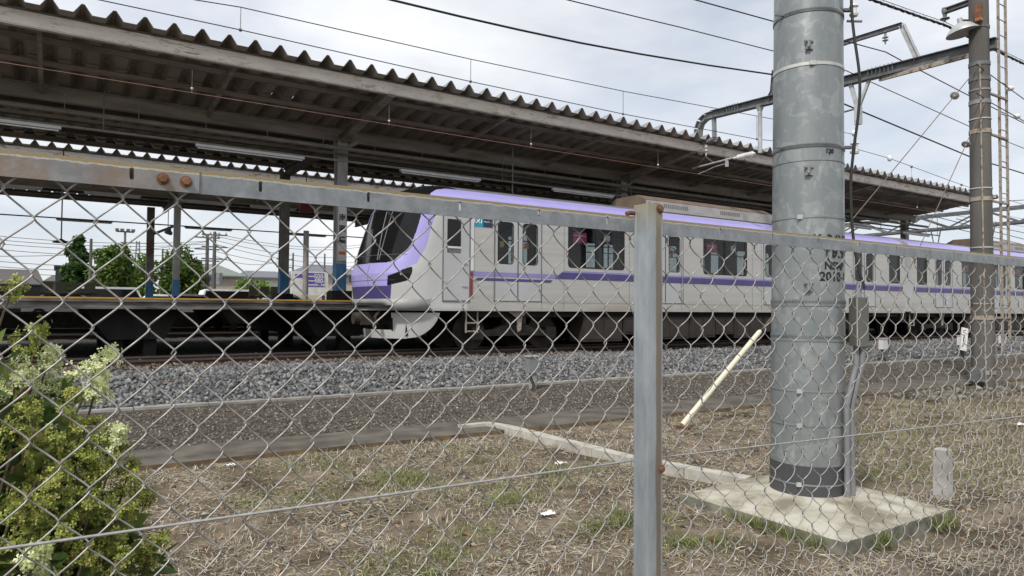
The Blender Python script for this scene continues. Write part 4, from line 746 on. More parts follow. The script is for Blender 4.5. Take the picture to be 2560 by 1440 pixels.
XBZ = [(2.44, 6.30), (2.50, 6.42), (2.56, 6.51), (2.94, 6.723), (3.37, 6.853), (3.66, 6.957), (3.80, 7.06), (3.88, 7.22), (3.925, 7.6), (3.93, 30)]  # outer edge of lavender band
LOB = [(5.5, 2.07), (5.99, 2.085), (6.0, 2.30), (6.12, 2.36), (6.24, 2.43), (6.30, 2.455), (6.36, 2.50), (6.5, 2.56)]        # lower edge of the lavender by x
def region(x, z, y):
    if z > interp(ZBX, x+(.62*max(0, min(1, (y-YM-.35)/.35)) if y > YM else 0)): return 'ws'
    if z > 3.93: return 'lav'
    if z >= 2.30 and x < interp(XBZ, z) and z > interp(LOB, x): return 'lav'
    # headlamp
    if 5.985 < x < 6.42:
        t = (x-5.985)/(6.42-5.985); top = 2.315+.165*min(1, t*1.15)**.8; bot = 2.085+.13*t+(.18*max(0, (t-.75)/.25)**2)
        if bot < z < top: return 'hl'
    if x < 5.99 and z > 2.07: return 'lav'
    if x < 6.05 and z > 1.80: return 'pur'
    return 'body'
NT = 340; X0 = 7.75; Lc = 1.05; nn_ = 2.5
zl = [ZB+(3.95-ZB)*i/200 for i in range(200)]+[3.95+(4.53-3.95)*(i/44)**.9 for i in range(45)]
zl = sorted(set(round(z, 4) for z in zl)); rows = []
for z in zl:
    W = interp(WPR, z); xf = interp(XF, z); row = []; Lz = min(Lc, X0-xf)
    for k in range(NT+1):
        th = -math.pi/2+math.pi*k/NT; s_ = math.sin(th); c_ = math.cos(th); y = YM+W*math.copysign(abs(s_)**(2/nn_), s_); x = xf+Lz*(1-max(0, c_)**(2/nn_)); row.append((x, y, z))
    row = [(X0, YM-W, z)]+row+[(X0, YM+W, z)]; rows.append(row)
regs = {k: M() for k in ('ws', 'lav', 'hl', 'pur', 'body')}; idx = {k: {} for k in regs}
nr = len(rows[0])
for j in range(len(rows)-1):
    for i in range(nr-1):
        q = [rows[j][i], rows[j][i+1], rows[j+1][i+1], rows[j+1][i]]; cx = sum(p[0] for p in q)/4; cz = sum(p[2] for p in q)/4; k = region(cx, cz, sum(p[1] for p in q)/4); mm = regs[k]; f = []
        for (jj, ii) in ((j, i), (j, i+1), (j+1, i+1), (j+1, i)):
            if (jj, ii) not in idx[k]: idx[k][(jj, ii)] = len(mm.v); mm.v.append(rows[jj][ii])
            f.append(idx[k][(jj, ii)])
        mm.f.append(tuple(f)); mm.mi.append(0)
regs['body'].build('cab_shell', 'cab paint', train, 'all', recalc=False); regs['lav'].build('lavender_band', 'lavender paint', train, 'all', recalc=False); regs['pur'].build('purple_apron', 'deep purple paint', train, 'all', recalc=False)
regs['ws'].build('windscreen', 'glossy black', train, 'all', recalc=False); 
hlm = regs['hl']
for s_ in (-1, 1):
    m = M(); mapi = {}
    for f in hlm.f:
        if (sum(hlm.v[i][1] for i in f)/4-YM)*s_ > 0:
            ff = []
            for i in f:
                if i not in mapi: mapi[i] = len(m.v); m.v.append(hlm.v[i])
                ff.append(mapi[i])
            m.f.append(tuple(ff)); m.mi.append(0)
    m.build('headlight_housing', 'glossy black', train, 'all', recalc=False)

for s_ in (-1, 1):
    for dz, dx in ((0, 0), (-.06, -.09)):
        M().sphere((6.30+dx, YM+s_*1.27+s_*(-.035 if dx else 0), 2.385+dz), .028, 10, 6).build('headlight', 'porcelain', train, True)
# wipers on windscreen, glass lower frame
def nose(y, z, off=.015):
    W = interp(WPR, z); xf = interp(XF, z); t = min(.9999, abs(y-YM)/W); return (xf+Lc*(1-(1-t**nn_)**(1/nn_))-off, y, z)
for y0, y1 in ((14.35, 14.6), (14.3, 14.38)):
    m = M(); m.tube([nose(y0+(y1-y0)*k/8, 2.64+(3.75-2.64)*k/8, .02) for k in range(9)], .012, 6); m.build('wiper', 'dull steel', train, True)
m = M(); m.tube([nose(13.80+2.54*k/30, 2.755, .004) for k in range(31)], .006, 5); m.build('windscreen_frame', 'dull steel', train)
m = M(); m.tube([nose(14.62, 1.81+.05*k, .003) for k in range(16)], .004, 4); m.tube([nose(13.9+2.34*k/30, 2.20, .003) for k in range(31)], .004, 4); m.build('panel_joint', 'deep purple paint', train)
# steel sill band round the front
m = M(); n = 60
for k in range(n+1):
    th = -math.pi/2+math.pi*k/n; s_ = math.sin(th); c_ = math.cos(th); W = 1.405; y = YM+W*math.copysign(abs(s_)**(2/nn_), s_); x = 5.79+1.05*(1-max(0, c_)**(2/nn_)); w2 = max(0, 1-abs(s_)**3)
    zb = 1.545+.14*(1 if abs(y-YM) < .95 else max(0, 1-(abs(y-YM)-.95)/.12)); m.v += [(x-.02, y+.0, 1.79), (x-.02, y, zb), (x+.25, YM+(y-YM)*.93, zb), (x+.02, y, 1.80)]
for k in range(n):
    o = 4*k
    for a in range(3): m.f.append((o+a, o+a+1, o+5+a, o+4+a)); m.mi.append(0)
    m.f.append((o+3, o, o+4, o+7)); m.mi.append(0)
m.build('front_sill', 'sill steel', train, 'all', recalc=False)
# snow plough skirt: curved, with mouth for the coupler
SKB = [(5.9, .93), (6.37, .935), (6.6, .97), (6.75, 1.04), (6.9, 1.15), (7.0, 1.27), (7.06, 1.38), (7.10, 1.49)]
def skirt():
    m = M(); n = 90; nv_ = 24
    for j in range(nv_+1):
        for k in range(n+1):
            th = -math.pi/2+math.pi*k/n; s_ = math.sin(th); c_ = math.cos(th); xt = 5.97+1.12*(1-max(0, c_)**(2/2.3)); z = 1.50-(1.50-interp(SKB, xt))*j/nv_; sh = 1.5-z
            W = 1.355-.16*sh; y = YM+W*math.copysign(abs(s_)**(2/2.3), s_); m.v.append((xt+.10*sh*max(0, c_), y, z))
    for j in range(nv_):
        for k in range(n):
            ps_ = [m.v[j*(n+1)+k], m.v[j*(n+1)+k+1], m.v[(j+1)*(n+1)+k+1], m.v[(j+1)*(n+1)+k]]; cy = sum(p[1] for p in ps_)/4-YM; cz = sum(p[2] for p in ps_)/4
            if abs(cy) < .86 and cz > 1.11: continue
            m.f.append((j*(n+1)+k, j*(n+1)+k+1, (j+1)*(n+1)+k+1, (j+1)*(n+1)+k)); m.mi.append(0)
    m.build('skirt', 'cab paint', train, 'all', recalc=False)
skirt()
M().box(6.4, 6.9, YM-1.1, YM+1.1, 1.0, 1.52).build('bulkhead', 'underframe brown', train)
m = M(); m.box(5.75, 6.5, YM-.16, YM+.16, 1.22, 1.5); m.lathe((5.62, YM, 1.36), [(0, .13), (.2, .14)], (1, 0, 0), 14); m.build('coupler', 'bogie steel', train)
for y in (14.35, 14.42, 15.75): M().tube([(5.95, y, 1.52), (5.85, y, 1.40), (5.9, y, 1.25)], .022, 8).build('air_hose', 'bogie steel', train, True)
M().box(5.83, 6.3, YM-1.1, YM+1.1, 1.60, 1.66).build('buffer_beam', 'underframe brown', train)
# cab door (near and far side)
for y, s_ in ((YN, -1), (YF, 1)):
    a, b = (y-.012, y+.002) if s_ < 0 else (y-.002, y+.012); e = M(); e.plate(rect(7.14, 7.79, 1.78, 3.72), [rr(7.225, 7.575, 2.81, 3.58, .03)], 'y', a, b); dr = e.build('cab_door', 'door steel', train)
    yo = y+s_*.006; m = M(); m.box(7.23, 7.57, min(yo, y), max(yo, y), 2.97, 3.575); m.build('glass', 'glossy black', dr); M().box(7.22, 7.58, y-.016 if s_ < 0 else y, y if s_ < 0 else y+.016, 2.93, 2.975).build('window_sash', 'lamp white', dr); M().box(7.235, 7.57, min(yo, y), max(yo, y), 2.83, 2.925).build('grille', 'dull steel', dr)
    m = M()
    for x in (7.13, 7.80): m.box(x-.012, x+.008, min(y, y+s_*.015), max(y, y+s_*.015), 1.75, 3.76)
    m.box(7.12, 7.80, min(y, y+s_*.015), max(y, y+s_*.015), 1.745, 1.765); m.build('door_seal', 'dull steel', dr)
    m = M(); 
    for z in (2.60, 2.10): m.tube([(7.60, y+s_*.03, z), (7.74, y+s_*.03, z)], .010, 6)
    m.build('handle', 'pale steel', dr)
    M().box(7.83, 7.90, min(y, y+s_*.02), max(y, y+s_*.02), 2.45, 3.8).build('handrail', 'lamp white', train); M().box(7.83, 7.875, min(y, y+s_*.022), max(y, y+s_*.022), 1.86, 2.42).build('handrail', 'red paint', train)
RY = [(YM-w_, z) for z, w_ in WPR if z >= 3.80]+[(YM+w_, z) for z, w_ in reversed(WPR) if z >= 3.80 and w_ > 0]
def car(x0, x1, d0, first, wins):
    doors = [d0+4.84*i for i in range(4)]
    def doorrect(c): return rect(c-.655, c+.655, 1.80, 3.74)
    for y0, y1, s_ in ((YN, YN+.06, -1), (YF-.06, YF, 1)):
        holes = [doorrect(c) for c in doors]+[rr(a, b, 2.645, 3.72, .07) for a, b in wins]
        M().plate(rect(x0, x1, ZB, 3.80), holes, 'y', y0, y1).build('side_wall' if s_ < 0 else 'far_side_wall', 'stainless body', train)
        for c in doors:
            for lf in (-1, 1):
                xa, xb = (c-.655, c-.012) if lf < 0 else (c+.012, c+.655); ya, yb = (y0+.015, y0+.045) if s_ < 0 else (y1-.045, y1-.015)
                wx0, wx1 = (xa+.105, xb-.13) if lf < 0 else (xa+.13, xb-.105)
                d = M().plate(rect(xa, xb, 1.80, 3.74), [rr(wx0, wx1, 2.655, 3.605, .075)], 'y', ya, yb).build('door', 'door steel', train)
                ym = (ya+yb)/2; M().plate(rr(wx0-.005, wx1+.005, 2.65, 3.61, .075), [], 'y', ym-.003, ym+.003).build('door_glass', 'window glass', d)
                if s_ < 0:
                    fr_ = M().plate(rr(wx0-.018, wx1+.018, 2.637, 3.623, .09), [rr(wx0, wx1, 2.655, 3.605, .075)], 'y', ya-.004, ya+.004).build('window_gasket', 'rubber', d)
                    M().box(wx0+.05, wx0+.17, ym+.006, ym+.009, 3.03, 3.16).build('sticker', 'orange paint' if lf > 0 else 'yellow sticker', d)
                    if not first or c != doors[0] or 1:
                        lo, hi = (2.335, 2.535)
                        st = M(); first_door = first and c == doors[0]
                        if first_door: st.box(xa, xb, ya-.003, ya-.0005, 2.335, 2.44); 
                        else: st.box(xa, xb, ya-.003, ya-.0005, 2.50, 2.545)
                        st.build('lavender_stripe', 'muted lavender', d); st = M()
                        if first_door: st.box(xa, xb, ya-.003, ya-.0005, 2.235, 2.30)
                        else: st.box(xa, xb, ya-.003, ya-.0005, 2.335, 2.499)
                        st.build('purple_stripe', 'deep purple paint', d)
            if s_ < 0:
                M().box(c-.012, c+.012, y0+.012, y0+.05, 1.80, 3.74).build('door_rubber', 'rubber', train)
                m = M(); m.box(c-.675, c-.656, y0-.008, y0+.01, 1.78, 3.76); m.box(c+.656, c+.675, y0-.008, y0+.01, 1.78, 3.76); m.box(c-.675, c+.675, y0-.008, y0+.01, 1.765, 1.785); m.build('door_frame', 'dull steel', train)
        for a, b in wins:
            ym = (y0+y1)/2; wn = M(); wn.plate(rr(a-.02, b+.02, 2.625, 3.74, .09), [rr(a+.012, b-.012, 2.657, 3.708, .06)], 'y', (y0-.006) if s_ < 0 else y1-.01, (y0+.02) if s_ < 0 else y1+.006); wo = wn.build('window', 'rubber' if s_ < 0 else 'door steel', train)
            M().plate(rr(a, b, 2.645, 3.72, .06), [], 'y', ym-.003, ym+.003).build('glass', 'window glass', wo)
            if b-a > 1.2: M().box((a+b)/2-.03, (a+b)/2+.03, ym-.02, ym+.02, 2.66, 3.71).build('mullion', 'rubber', wo)
            if s_ < 0 and b-a > 1.2:
                M().box(a+.17, a+.60, ym+.005, ym+.008, 3.26, 3.52).build('pink_notice', 'pink paper', wo); M().box(b-.66, b-.44, ym+.005, ym+.008, 3.35, 3.50).build('white_notice', 'white paper', wo)
                M().box(a+.19, a+.56, ym+.0035, ym+.0045, 3.43, 3.45).build('notice_lettering', 'white paper', wo)
    # stripes between the doors, on the near wall
    segs = []; e0 = x0; 
    for c in doors+[None]:
        e1 = (c-.676) if c else x1; segs.append((e0, e1)); e0 = (c+.676) if c else None
    for i, (a, b) in enumerate(segs):
        lv = M(); dk = M()
        if first and i == 0: lv.plate([(7.33, 2.44), (b, 2.44), (b, 2.335), (7.47, 2.335)], [], 'y', YN-.005, YN-.0018); dk.plate([(8.02, 2.30), (b, 2.30), (b, 2.235), (7.93, 2.235)], [], 'y', YN-.005, YN-.0018)
        elif first and i == 1:
            lv.plate([(a, 2.44), (10.36, 2.44), (10.27, 2.335), (a, 2.335)], [], 'y', YN-.005, YN-.0018); lv.plate([(10.46, 2.545), (b, 2.545), (b, 2.50), (10.41, 2.50)], [], 'y', YN-.005, YN-.0018)
            dk.plate([(a, 2.30), (10.12, 2.30), (10.05, 2.235), (a, 2.235)], [], 'y', YN-.005, YN-.0018); dk.plate([(10.40, 2.499), (b, 2.499), (b, 2.335), (10.18, 2.335)], [], 'y', YN-.0052, YN-.002)
        else:
            aa, bb = a+(.12 if i == 0 else 0), b-(.12 if i == len(segs)-1 else 0)
            lv.box(aa, bb, YN-.005, YN-.0018, 2.50, 2.545); dk.box(aa, bb, YN-.005, YN-.0018, 2.335, 2.499)
        lv.build('lavender_stripe', 'muted lavender', train); dk.build('purple_stripe', 'deep purple paint', train)
    # roof
    for nm, lo, hi, mt in (('lavender_roof_edge', 3.90, 4.34, 'lavender paint'), ('roof_panel', 4.33, 4.6, 'roof grey'), ('cant_panel', 3.7, 3.935, 'stainless body')):
        zs = sorted({max(3.80, min(4.53, z)) for z in [3.80, 3.93, 4.0, 4.06, 4.12, 4.17, 4.21, 4.25, 4.29, 4.33, 4.37, 4.41, 4.47, 4.51, 4.53]}); zs = [z for z in zs if lo-.001 <= z <= hi]
        if nm == 'lavender_roof_edge': zs = [z for z in zs if 3.93 <= z <= 4.33]
        for s_ in (-1, 1):
            m = M(); m.v = [(x, YM+s_*interp(WPR, z), z) for z in zs for x in (x0, x1)]
            m.f = [(2*i, 2*i+1, 2*i+3, 2*i+2) for i in range(len(zs)-1)]; m.mi = [0]*len(m.f); m.build(nm, mt, train, 'all', recalc=False)
    for x in ((x1,) if first else (x0, x1)):
        sec = [(YM-1.395, ZB), (YM-1.40, 3.8)]+[(YM-interp(WPR, z), z) for z in (3.93, 4.06, 4.17, 4.25, 4.33, 4.41, 4.47, 4.51)]+[(YM+interp(WPR, z), z) for z in (4.51, 4.47, 4.41, 4.33, 4.25, 4.17, 4.06, 3.93)]+[(YM+1.40, 3.8), (YM+1.395, ZB)]
        M().plate(sec, [rr(YM-.45, YM+.45, 1.7, 3.65, .1)], 'x', x-.03, x).build('end_wall', 'door steel', train)
    # interior
    M().box(x0, x1, YN+.07, YF-.07, 1.70, 1.76).build('floor', 'interior dark', train); M().box(x0, x1, YN+.07, YF-.07, 3.82, 3.86).build('ceiling', 'interior panel', train)
    for a, b in wins:
        if b-a > 1.2:
            for y_ in (YN+.10, YF-.60): M().box(a-.5, b+.5, y_, y_+.5, 1.77, 2.2).build('seat', 'seat cloth', train)
            M().box(a-.52, a-.49, YN+.08, YN+.5, 1.77, 3.3).build('partition', 'interior panel', train); M().box(b+.49, b+.52, YN+.08, YN+.5, 1.77, 3.3).build('partition', 'interior panel', train)
    for c in doors:
        M().tube([(c-.85, YM, 1.76), (c-.85, YM, 3.8)], .02, 8).build('grab_pole', 'interior dark', train)
    for y_ in (YM-.8, YM+.8): M().tube([(x0, y_, 3.45), (x1, y_, 3.45)], .018, 6).build('grab_rail', 'interior dark', train)
    M().box(x0, x0+.05 if not first else x0+.06, YN+.07, YF-.07, 1.76, 3.82).build('partition_wall', 'interior panel', train)
    # underfloor
    M().box(x0, x1, YM-1.15, YM+1.15, 1.40, 1.543).build('underframe', 'underframe brown', train)
    xc = [d0+.15, d0+.15+13.8]
    for b_ in xc:
        for s_ in (-1, 1):
            bg_ = M()
            y = YM+s_*.98; bg_.plate([(b_-1.25, 1.06), (b_-.55, 1.12), (b_-.35, 1.22), (b_+.35, 1.22), (b_+.55, 1.12), (b_+1.25, 1.06), (b_+1.2, .93), (b_+.5, .96), (b_-.5, .96), (b_-1.2, .93)], [], 'y', y-.07, y+.07)
            bg_.box(b_-.28, b_+.28, y-.12, y+.12, 1.23, 1.42)
            for dx in (-1.05, 1.05): bg_.box(b_+dx-.15, b_+dx+.15, y-.1, y+.1, .88, 1.16)
            bo = bg_.build('bogie_frame', 'bogie steel', train)
            for dx in (-1.05, 1.05): M().lathe((b_+dx, YM+s_*.60-.06, 1.04), [(0, .43), (.03, .43), (.03, .40), (.125, .40), (.13, .2)], (0, 1, 0), 32).build('wheel', 'bogie steel', bo, True)
    X = xc[0]+1.9; k = 0
    while X < xc[1]-2.6:
        wd = [1.35, .9, 1.6, 1.1, .8][k % 5]; zt = 1.40; zb = [.78, .95, .80, .82, .9][k % 5]
        for s_ in (-1, 1):
            m = M(); y = YM+s_*1.02; m.box(X, X+wd-.06, y-.28, y+.28, zb, zt); eb = m.build('equipment_box', 'equipment box', train)
            if s_ < 0:
                m = M(); m.box(X+.06, X+wd/2-.05, y-.295, y-.281, zb+.06, zt-.06); m.box(X+wd/2+.0, X+wd-.14, y-.295, y-.281, zb+.06, zt-.06); m.build('lid', 'equipment box', eb)
        X += wd; k += 1
    # pale door step bracket and skirt posts
    m = M(); m.plate([(d0+.15-.35, 1.54), (d0+.15+.20, 1.54), (d0+.15+.05, 1.40), (d0+.15+.02, 1.1), (d0+.15-.06, 1.05), (d0+.15-.10, 1.38)], [], 'y', YN+.12, YN+.16); m.build('bracket', 'ladder paint', train)
    m = M(); m.box(x0+.02, x0+.05, YN+.1, YN+.13, 1.05, 1.54); m.box(x0+.32, x0+.35, YN+.1, YN+.13, 1.05, 1.54)
    for z in (1.07, 1.26): m.box(x0+.051, x0+.319, YN+.1, YN+.13, z, z+.03)
    m.build('step', 'ladder paint', train)
    # roof air conditioner
    for ax0 in ([13.8] if first else [34.0]):
        sec = [(14.3, 4.30), (14.3, 4.70), (14.62, 4.86), (15.52, 4.86), (15.84, 4.70), (15.84, 4.30)]
        ac = M().plate(sec, [], 'x', ax0, ax0+5.6).build('air_conditioner', 'air conditioner end', train)
        M().box(ax0+.02, ax0+5.58, 14.285, 14.2995, 4.40, 4.68).build('side_panel', 'air conditioner side', ac)
        m = M()
        for (a, b) in ((.12, .2), (.32, .55), (.7, 1.7), (3.1, 4.0)):
            for r_ in range(4):
                xq = ax0+a
                while xq < ax0+b: m.box(xq, xq+.05, 14.281, 14.2845, 4.60-.03*r_, 4.612-.03*r_); xq += .085
        m.build('vents', 'rubber', ac)
        M().box(ax0+1.95, ax0+2.25, 14.279, 14.2845, 4.46, 4.63).build('hatch', 'air conditioner side', ac)
    return doors
car(7.75, 26.28, 9.12, True, [(10.61, 12.43), (15.47, 17.33), (20.29, 22.15), (25.24, 25.92)])
car(26.78, 46.3, 29.18, False, [(27.18, 27.85), (30.66, 32.5), (35.5, 37.35), (40.35, 42.2), (45.0, 45.8)])
M().box(26.281, 26.779, YM-1.0, YM+1.0, 1.75, 4.1).build('gangway', 'rubber', train)
M().box(26.3, 26.75, YN+.02, YN+.06, 1.6, 3.2).build('gap_guard', 'door steel', train); M().box(26.31, 26.75, YN+.2, YN+.9, 1.2, 1.7).build('coupling', 'bogie steel', train)
# logo by the first door
lg = M().box(7.80+.08, 8.145, YN-.006, YN-.001, 3.455, 3.70).build('operator_emblem', 'teal paint', train)
M().box(8.146, 8.40, YN-.006, YN-.001, 3.455, 3.70).build('name_panel', 'navy paint', train)
mp_ = []
for t in [k/24 for k in range(25)]:
    pass
def mcurve():
    m = M(); cx, cz = 8.01, 3.585; 
    L1 = [(-.085, -.05), (-.092, 0), (-.082, .045), (-.060, .058), (-.038, .040), (-.018, .005), (0, -.022)]; P_ = L1+[(-x, z) for x, z in reversed(L1[:-1])]
    m.tube([(cx+x, YN-.008, cz+z) for x, z in P_], .0115, 6); m.tube([(cx-.045, YN-.008, cz-.052), (cx-.025, YN-.008, cz-.028), (cx-.012, YN-.008, cz+.005)], .009, 6); m.tube([(cx+.045, YN-.008, cz-.052), (cx+.025, YN-.008, cz-.028), (cx+.012, YN-.008, cz+.005)], .009, 6); return m
for x_ in (8.45, 9.80, 10.47, 12.62, 13.23, 14.56, 17.6, 18.02, 19.45, 22.4, 22.88, 24.3):
    M().box(x_-.004, x_+.004, YN-.003, YN-.0005, 1.60, 3.76).build('panel_seam', 'dull steel', train)
for z_ in (1.752, ):
    for a_, b_ in ((9.80, 13.2), (14.6, 18.0), (19.5, 22.85), (24.3, 26.2)): M().box(a_, b_, YN-.003, YN-.0005, z_-.003, z_+.003).build('panel_seam', 'dull steel', train)
mcurve().build('emblem_mark', 'white paper', train)
write('name_lettering', 'Tokyo Metro', .042, lambda u, v: (8.272+u, YN-.0075, 3.58+v), 'white paper', train, bold=.001)
write('car_number', '18 103', .14, lambda u, v: (10.25+u, YN-.004, 3.70+v), 'dull steel', train)
for x_, h_ in ((9.65, 1.25),): o = T('whip_antenna', 'thin upright rod rising behind the train roof', 'antenna', (x_, 16.9, 1.77)); c = onY(1282, 370, 17.2); c2 = onY(1281, 490, 17.2); M().tube([(c2[0], 17.2, 1.78), (c2[0], 17.2, c[2])], .022, 8).build('rod', 'galvanised steel', o)
# ------------------------------------------------------------------ trackside marker boxes
def marker(x, y, label, sc_=1.0, dark=False):
    e = T('trackside_box', label, 'trackside box', (x, y, .1), 'trackside marker boxes')
    z0 = gz(x, 11.45)
    M().box(x-.05, x+.05, y-.05, y+.05, z0-.05, .42+(.1 if dark else 0)).build('post', 'trough concrete' if not dark else 'dull steel', e)
    up = .10 if dark else 0; M().box(x-.13*sc_, x+.07*(2 if dark else 1), y-.075, y+.06, .40+up, .70+up).build('housing', 'conduit plastic' if not dark else 'lamp white', e); M().box(x-.15*sc_, x+.09*(2 if dark else 1), y-.095, y+.08, .701+up, .725+up).build('lid', 'pale steel', e)
    for dy in (0, .04): M().tube([(x-.07+dy, y-.02, .40), (x-.09+dy, y-.05, .28), (x-.04+dy, y-.08, .17), (x-.10+dy, y-.08, .08)], .012, 6).build('cable', 'black rubber cable', e, True)
marker(7.56, 10.82, 'grey trackside box with black cables beside the trough, left of the fence post'); marker(20.2, 11.15, 'grey trackside box just right of the fat steel pole', dark=True); marker(25.3, 11.35, 'grey trackside box left of the tilted white sign', dark=True); marker(28.2, 11.3, 'grey trackside box right of the concrete mast and ladder', dark=True)
ws = T('tilted_sign', 'slim tilted white sign board with numerals beside the trackside box', 'sign', (25.6, 11.0, .4))
c = Vector(onY(2411, 848, 10.9)); a = Vector((.09, 0, .36)); m = M(); s0 = c-a; s1 = c+a; m.beam(s0, s1, .05, .17, up=(0, 1, 0)); m2 = M(); wd = Vector((RV.x, RV.y, -.22)).normalized()*.10
m = M(); q = [s0-wd, s0+wd, s1+wd, s1-wd]; th = Vector((.03, .05, 0)); m.add(q+[p+th for p in q], [(0, 1, 2, 3), (7, 6, 5, 4), (0, 4, 5, 1), (1, 5, 6, 2), (2, 6, 7, 3), (3, 7, 4, 0)]); m.build('board', 'sign white', ws)
up_ = (a).normalized(); rt_ = wd.normalized()
for i, ch in enumerate('C217'): write('lettering', ch, .15, (lambda cc_: (lambda u, v: tuple(cc_+rt_*u+up_*v-Vector((0, .004, 0)))))(c+up_*(.24-.15*i)-rt_*.02), 'black paint', ws, bold=.003)
M().tube([s0, s0-Vector((.02, 0, .3))], .03, 8).build('stake', 'black paint', ws)
# ------------------------------------------------------------------ dry grass, litter, tufts
def blades(name, N_, mat, ln, wd, up, dens, region=None, clump=None, curve=.3):
    if clump is None: x = rng.uniform(-1.2, 24, N_*3); y = rng.uniform(1.6, 7.7, N_*3)
    else:
        k = rng.integers(0, len(clump), N_*3); c = np.array(clump)[k]; x = c[:, 0]+rng.normal(0, 1, N_*3)*c[:, 2]; y = c[:, 1]+rng.normal(0, 1, N_*3)*c[:, 2]*.7
    ok = (y > 4.55-.72*np.clip(x, -2, 5)) & (y < 7.62-.028*x) & (y > 1.5)
    ok &= ~((x > 4.33) & (x < 5.86) & (y > 2.64) & (y < 4.16)); ok &= rng.uniform(0, 1, len(x)) < dens(x, y); x = x[ok][:N_]; y = y[ok][:N_]; n = len(x)
    z = np.array([gz(a, b-SK*min(max(a, -10), 60)) for a, b in zip(x, y)]); th = rng.uniform(0, 2*np.pi, n); el = rng.uniform(up[0], up[1], n); l = rng.uniform(*ln, n); w_ = rng.uniform(*wd, n)
    d = np.stack([np.cos(th)*np.cos(el), np.sin(th)*np.cos(el), np.sin(el)], -1); s_ = np.stack([-np.sin(th), np.cos(th), rng.uniform(-.6, .6, n)], -1)
    p0 = np.stack([x, y, z+rng.uniform(0, .018, n)], -1); bend = np.stack([rng.uniform(-1, 1, n), rng.uniform(-1, 1, n), rng.uniform(-.6, .2, n)], -1)*l[:, None]*curve
    p1 = p0+d*l[:, None]*.5; p2 = p0+d*l[:, None]+bend; p1[:, 2] = np.maximum(p1[:, 2], z+.004); p2[:, 2] = np.maximum(p2[:, 2], z+.003); h = s_*w_[:, None]/2
    V = np.stack([p0-h, p0+h, p1+h, p1-h, p2+h*.4, p2-h*.4], 1).reshape(-1, 3); F = (np.array([[0, 1, 2, 3], [3, 2, 4, 5]])[None]+6*np.arange(n)[:, None, None]).reshape(-1, 4)
    o = fast(name, V, F, mat); o['kind'] = 'stuff'; return o
def patch(x, y): return np.array([.5+.5*noise.noise((a*.9, b*.9, 4)) for a, b in zip(x, y)])
o = blades('dry_grass', 150000, 'straw', (.02, .09), (.002, .0048), (0, .4), lambda x, y: np.where(x < 10, 1, .5)*np.clip(patch(x*1.6, y*1.6)*3.0-.95, .10, 1), curve=.15); tag(o, 'flattened straw coloured dry grass covering the yard', 'dry grass')
o = blades('dry_stubble', 26000, 'straw', (.025, .08), (.003, .006), (.6, 1.5), lambda x, y: np.clip(patch(x+9, y)*2.6-1.1, 0, 1), curve=.2); tag(o, 'short upright dry grass stubble in the yard', 'dry grass')
cl = []
for px, py, s_ in ((760, 1170, .30), (860, 1150, .25), (1020, 1200, .12), (980, 1195, .12), (1210, 1140, .25), (1060, 1410, .18), (1010, 1415, .15), (1550, 1310, .16), (1580, 1300, .12), (1260, 1250, .12), (2250, 1100, .45), (2330, 1060, .4), (2410, 1020, .4), (2180, 1090, .3), (2420, 1200, .25), (2530, 1160, .25), (1700, 1360, .1), (1770, 1365, .08), (2500, 1010, .4), (2230, 1020, .3), (2300, 1130, .5), (2450, 1090, .5), (2200, 1180, .3), (900, 1230, .4), (1350, 1200, .35), (1150, 1230, .3), (1440, 1180, .2), (700, 1250, .15), (1130, 1340, .12)):
    p = onZ(px, py, .01); cl.append((p[0], p[1], s_*1.45))
o = blades('green_grass', 14000, 'green grass', (.025, .075), (.003, .0060), (.3, 1.3), lambda x, y: .25+.75*(patch(x*4, y*4) > .5), clump=cl, curve=.35); tag(o, 'patches of fresh green grass among the straw', 'grass')
cl2 = [(4.352, 2.85+.09*i, .03) for i in range(9)]+[(4.342, 3.1+.07*i, .03) for i in range(5)]+[(4.75+.10*i, 2.66, .02) for i in range(2)]+[(5.5+.09*i, 2.655, .03) for i in range(4)]
def tuft():
    n = 1300; k = rng.integers(0, len(cl2), n); c = np.array(cl2)[k]; x = c[:, 0]+rng.normal(0, 1, n)*c[:, 2]; y = c[:, 1]+rng.normal(0, 1, n)*c[:, 2]; ok = ~((x > 4.372) & (x < 5.828) & (y > 2.682) & (y < 4.122)); x = x[ok]; y = y[ok]; n = len(x)
    th = rng.uniform(0, 2*np.pi, n); el = rng.uniform(.8, 1.5, n); l = rng.uniform(.04, .13, n); d = np.stack([np.cos(th)*np.cos(el), np.sin(th)*np.cos(el), np.sin(el)], -1); h = np.stack([-np.sin(th), np.cos(th), 0*th], -1)*.0022
    p0 = np.stack([x, y, 0*x-.01], -1); p1 = p0+d*l[:, None]*.6; p2 = p0+d*l[:, None]+np.stack([np.cos(th), np.sin(th), 0*th], -1)*l[:, None]*.2
    V = np.stack([p0-h, p0+h, p1+h, p1-h, p2+h*.3, p2-h*.3], 1).reshape(-1, 3); F = (np.array([[0, 1, 2, 3], [3, 2, 4, 5]])[None]+6*np.arange(n)[:, None, None]).reshape(-1, 4); o = fast('green_tufts', V, F, 'green grass'); o['kind'] = 'stuff'; tag(o, 'green grass tufts growing along the edges of the pole slab', 'grass')
tuft()
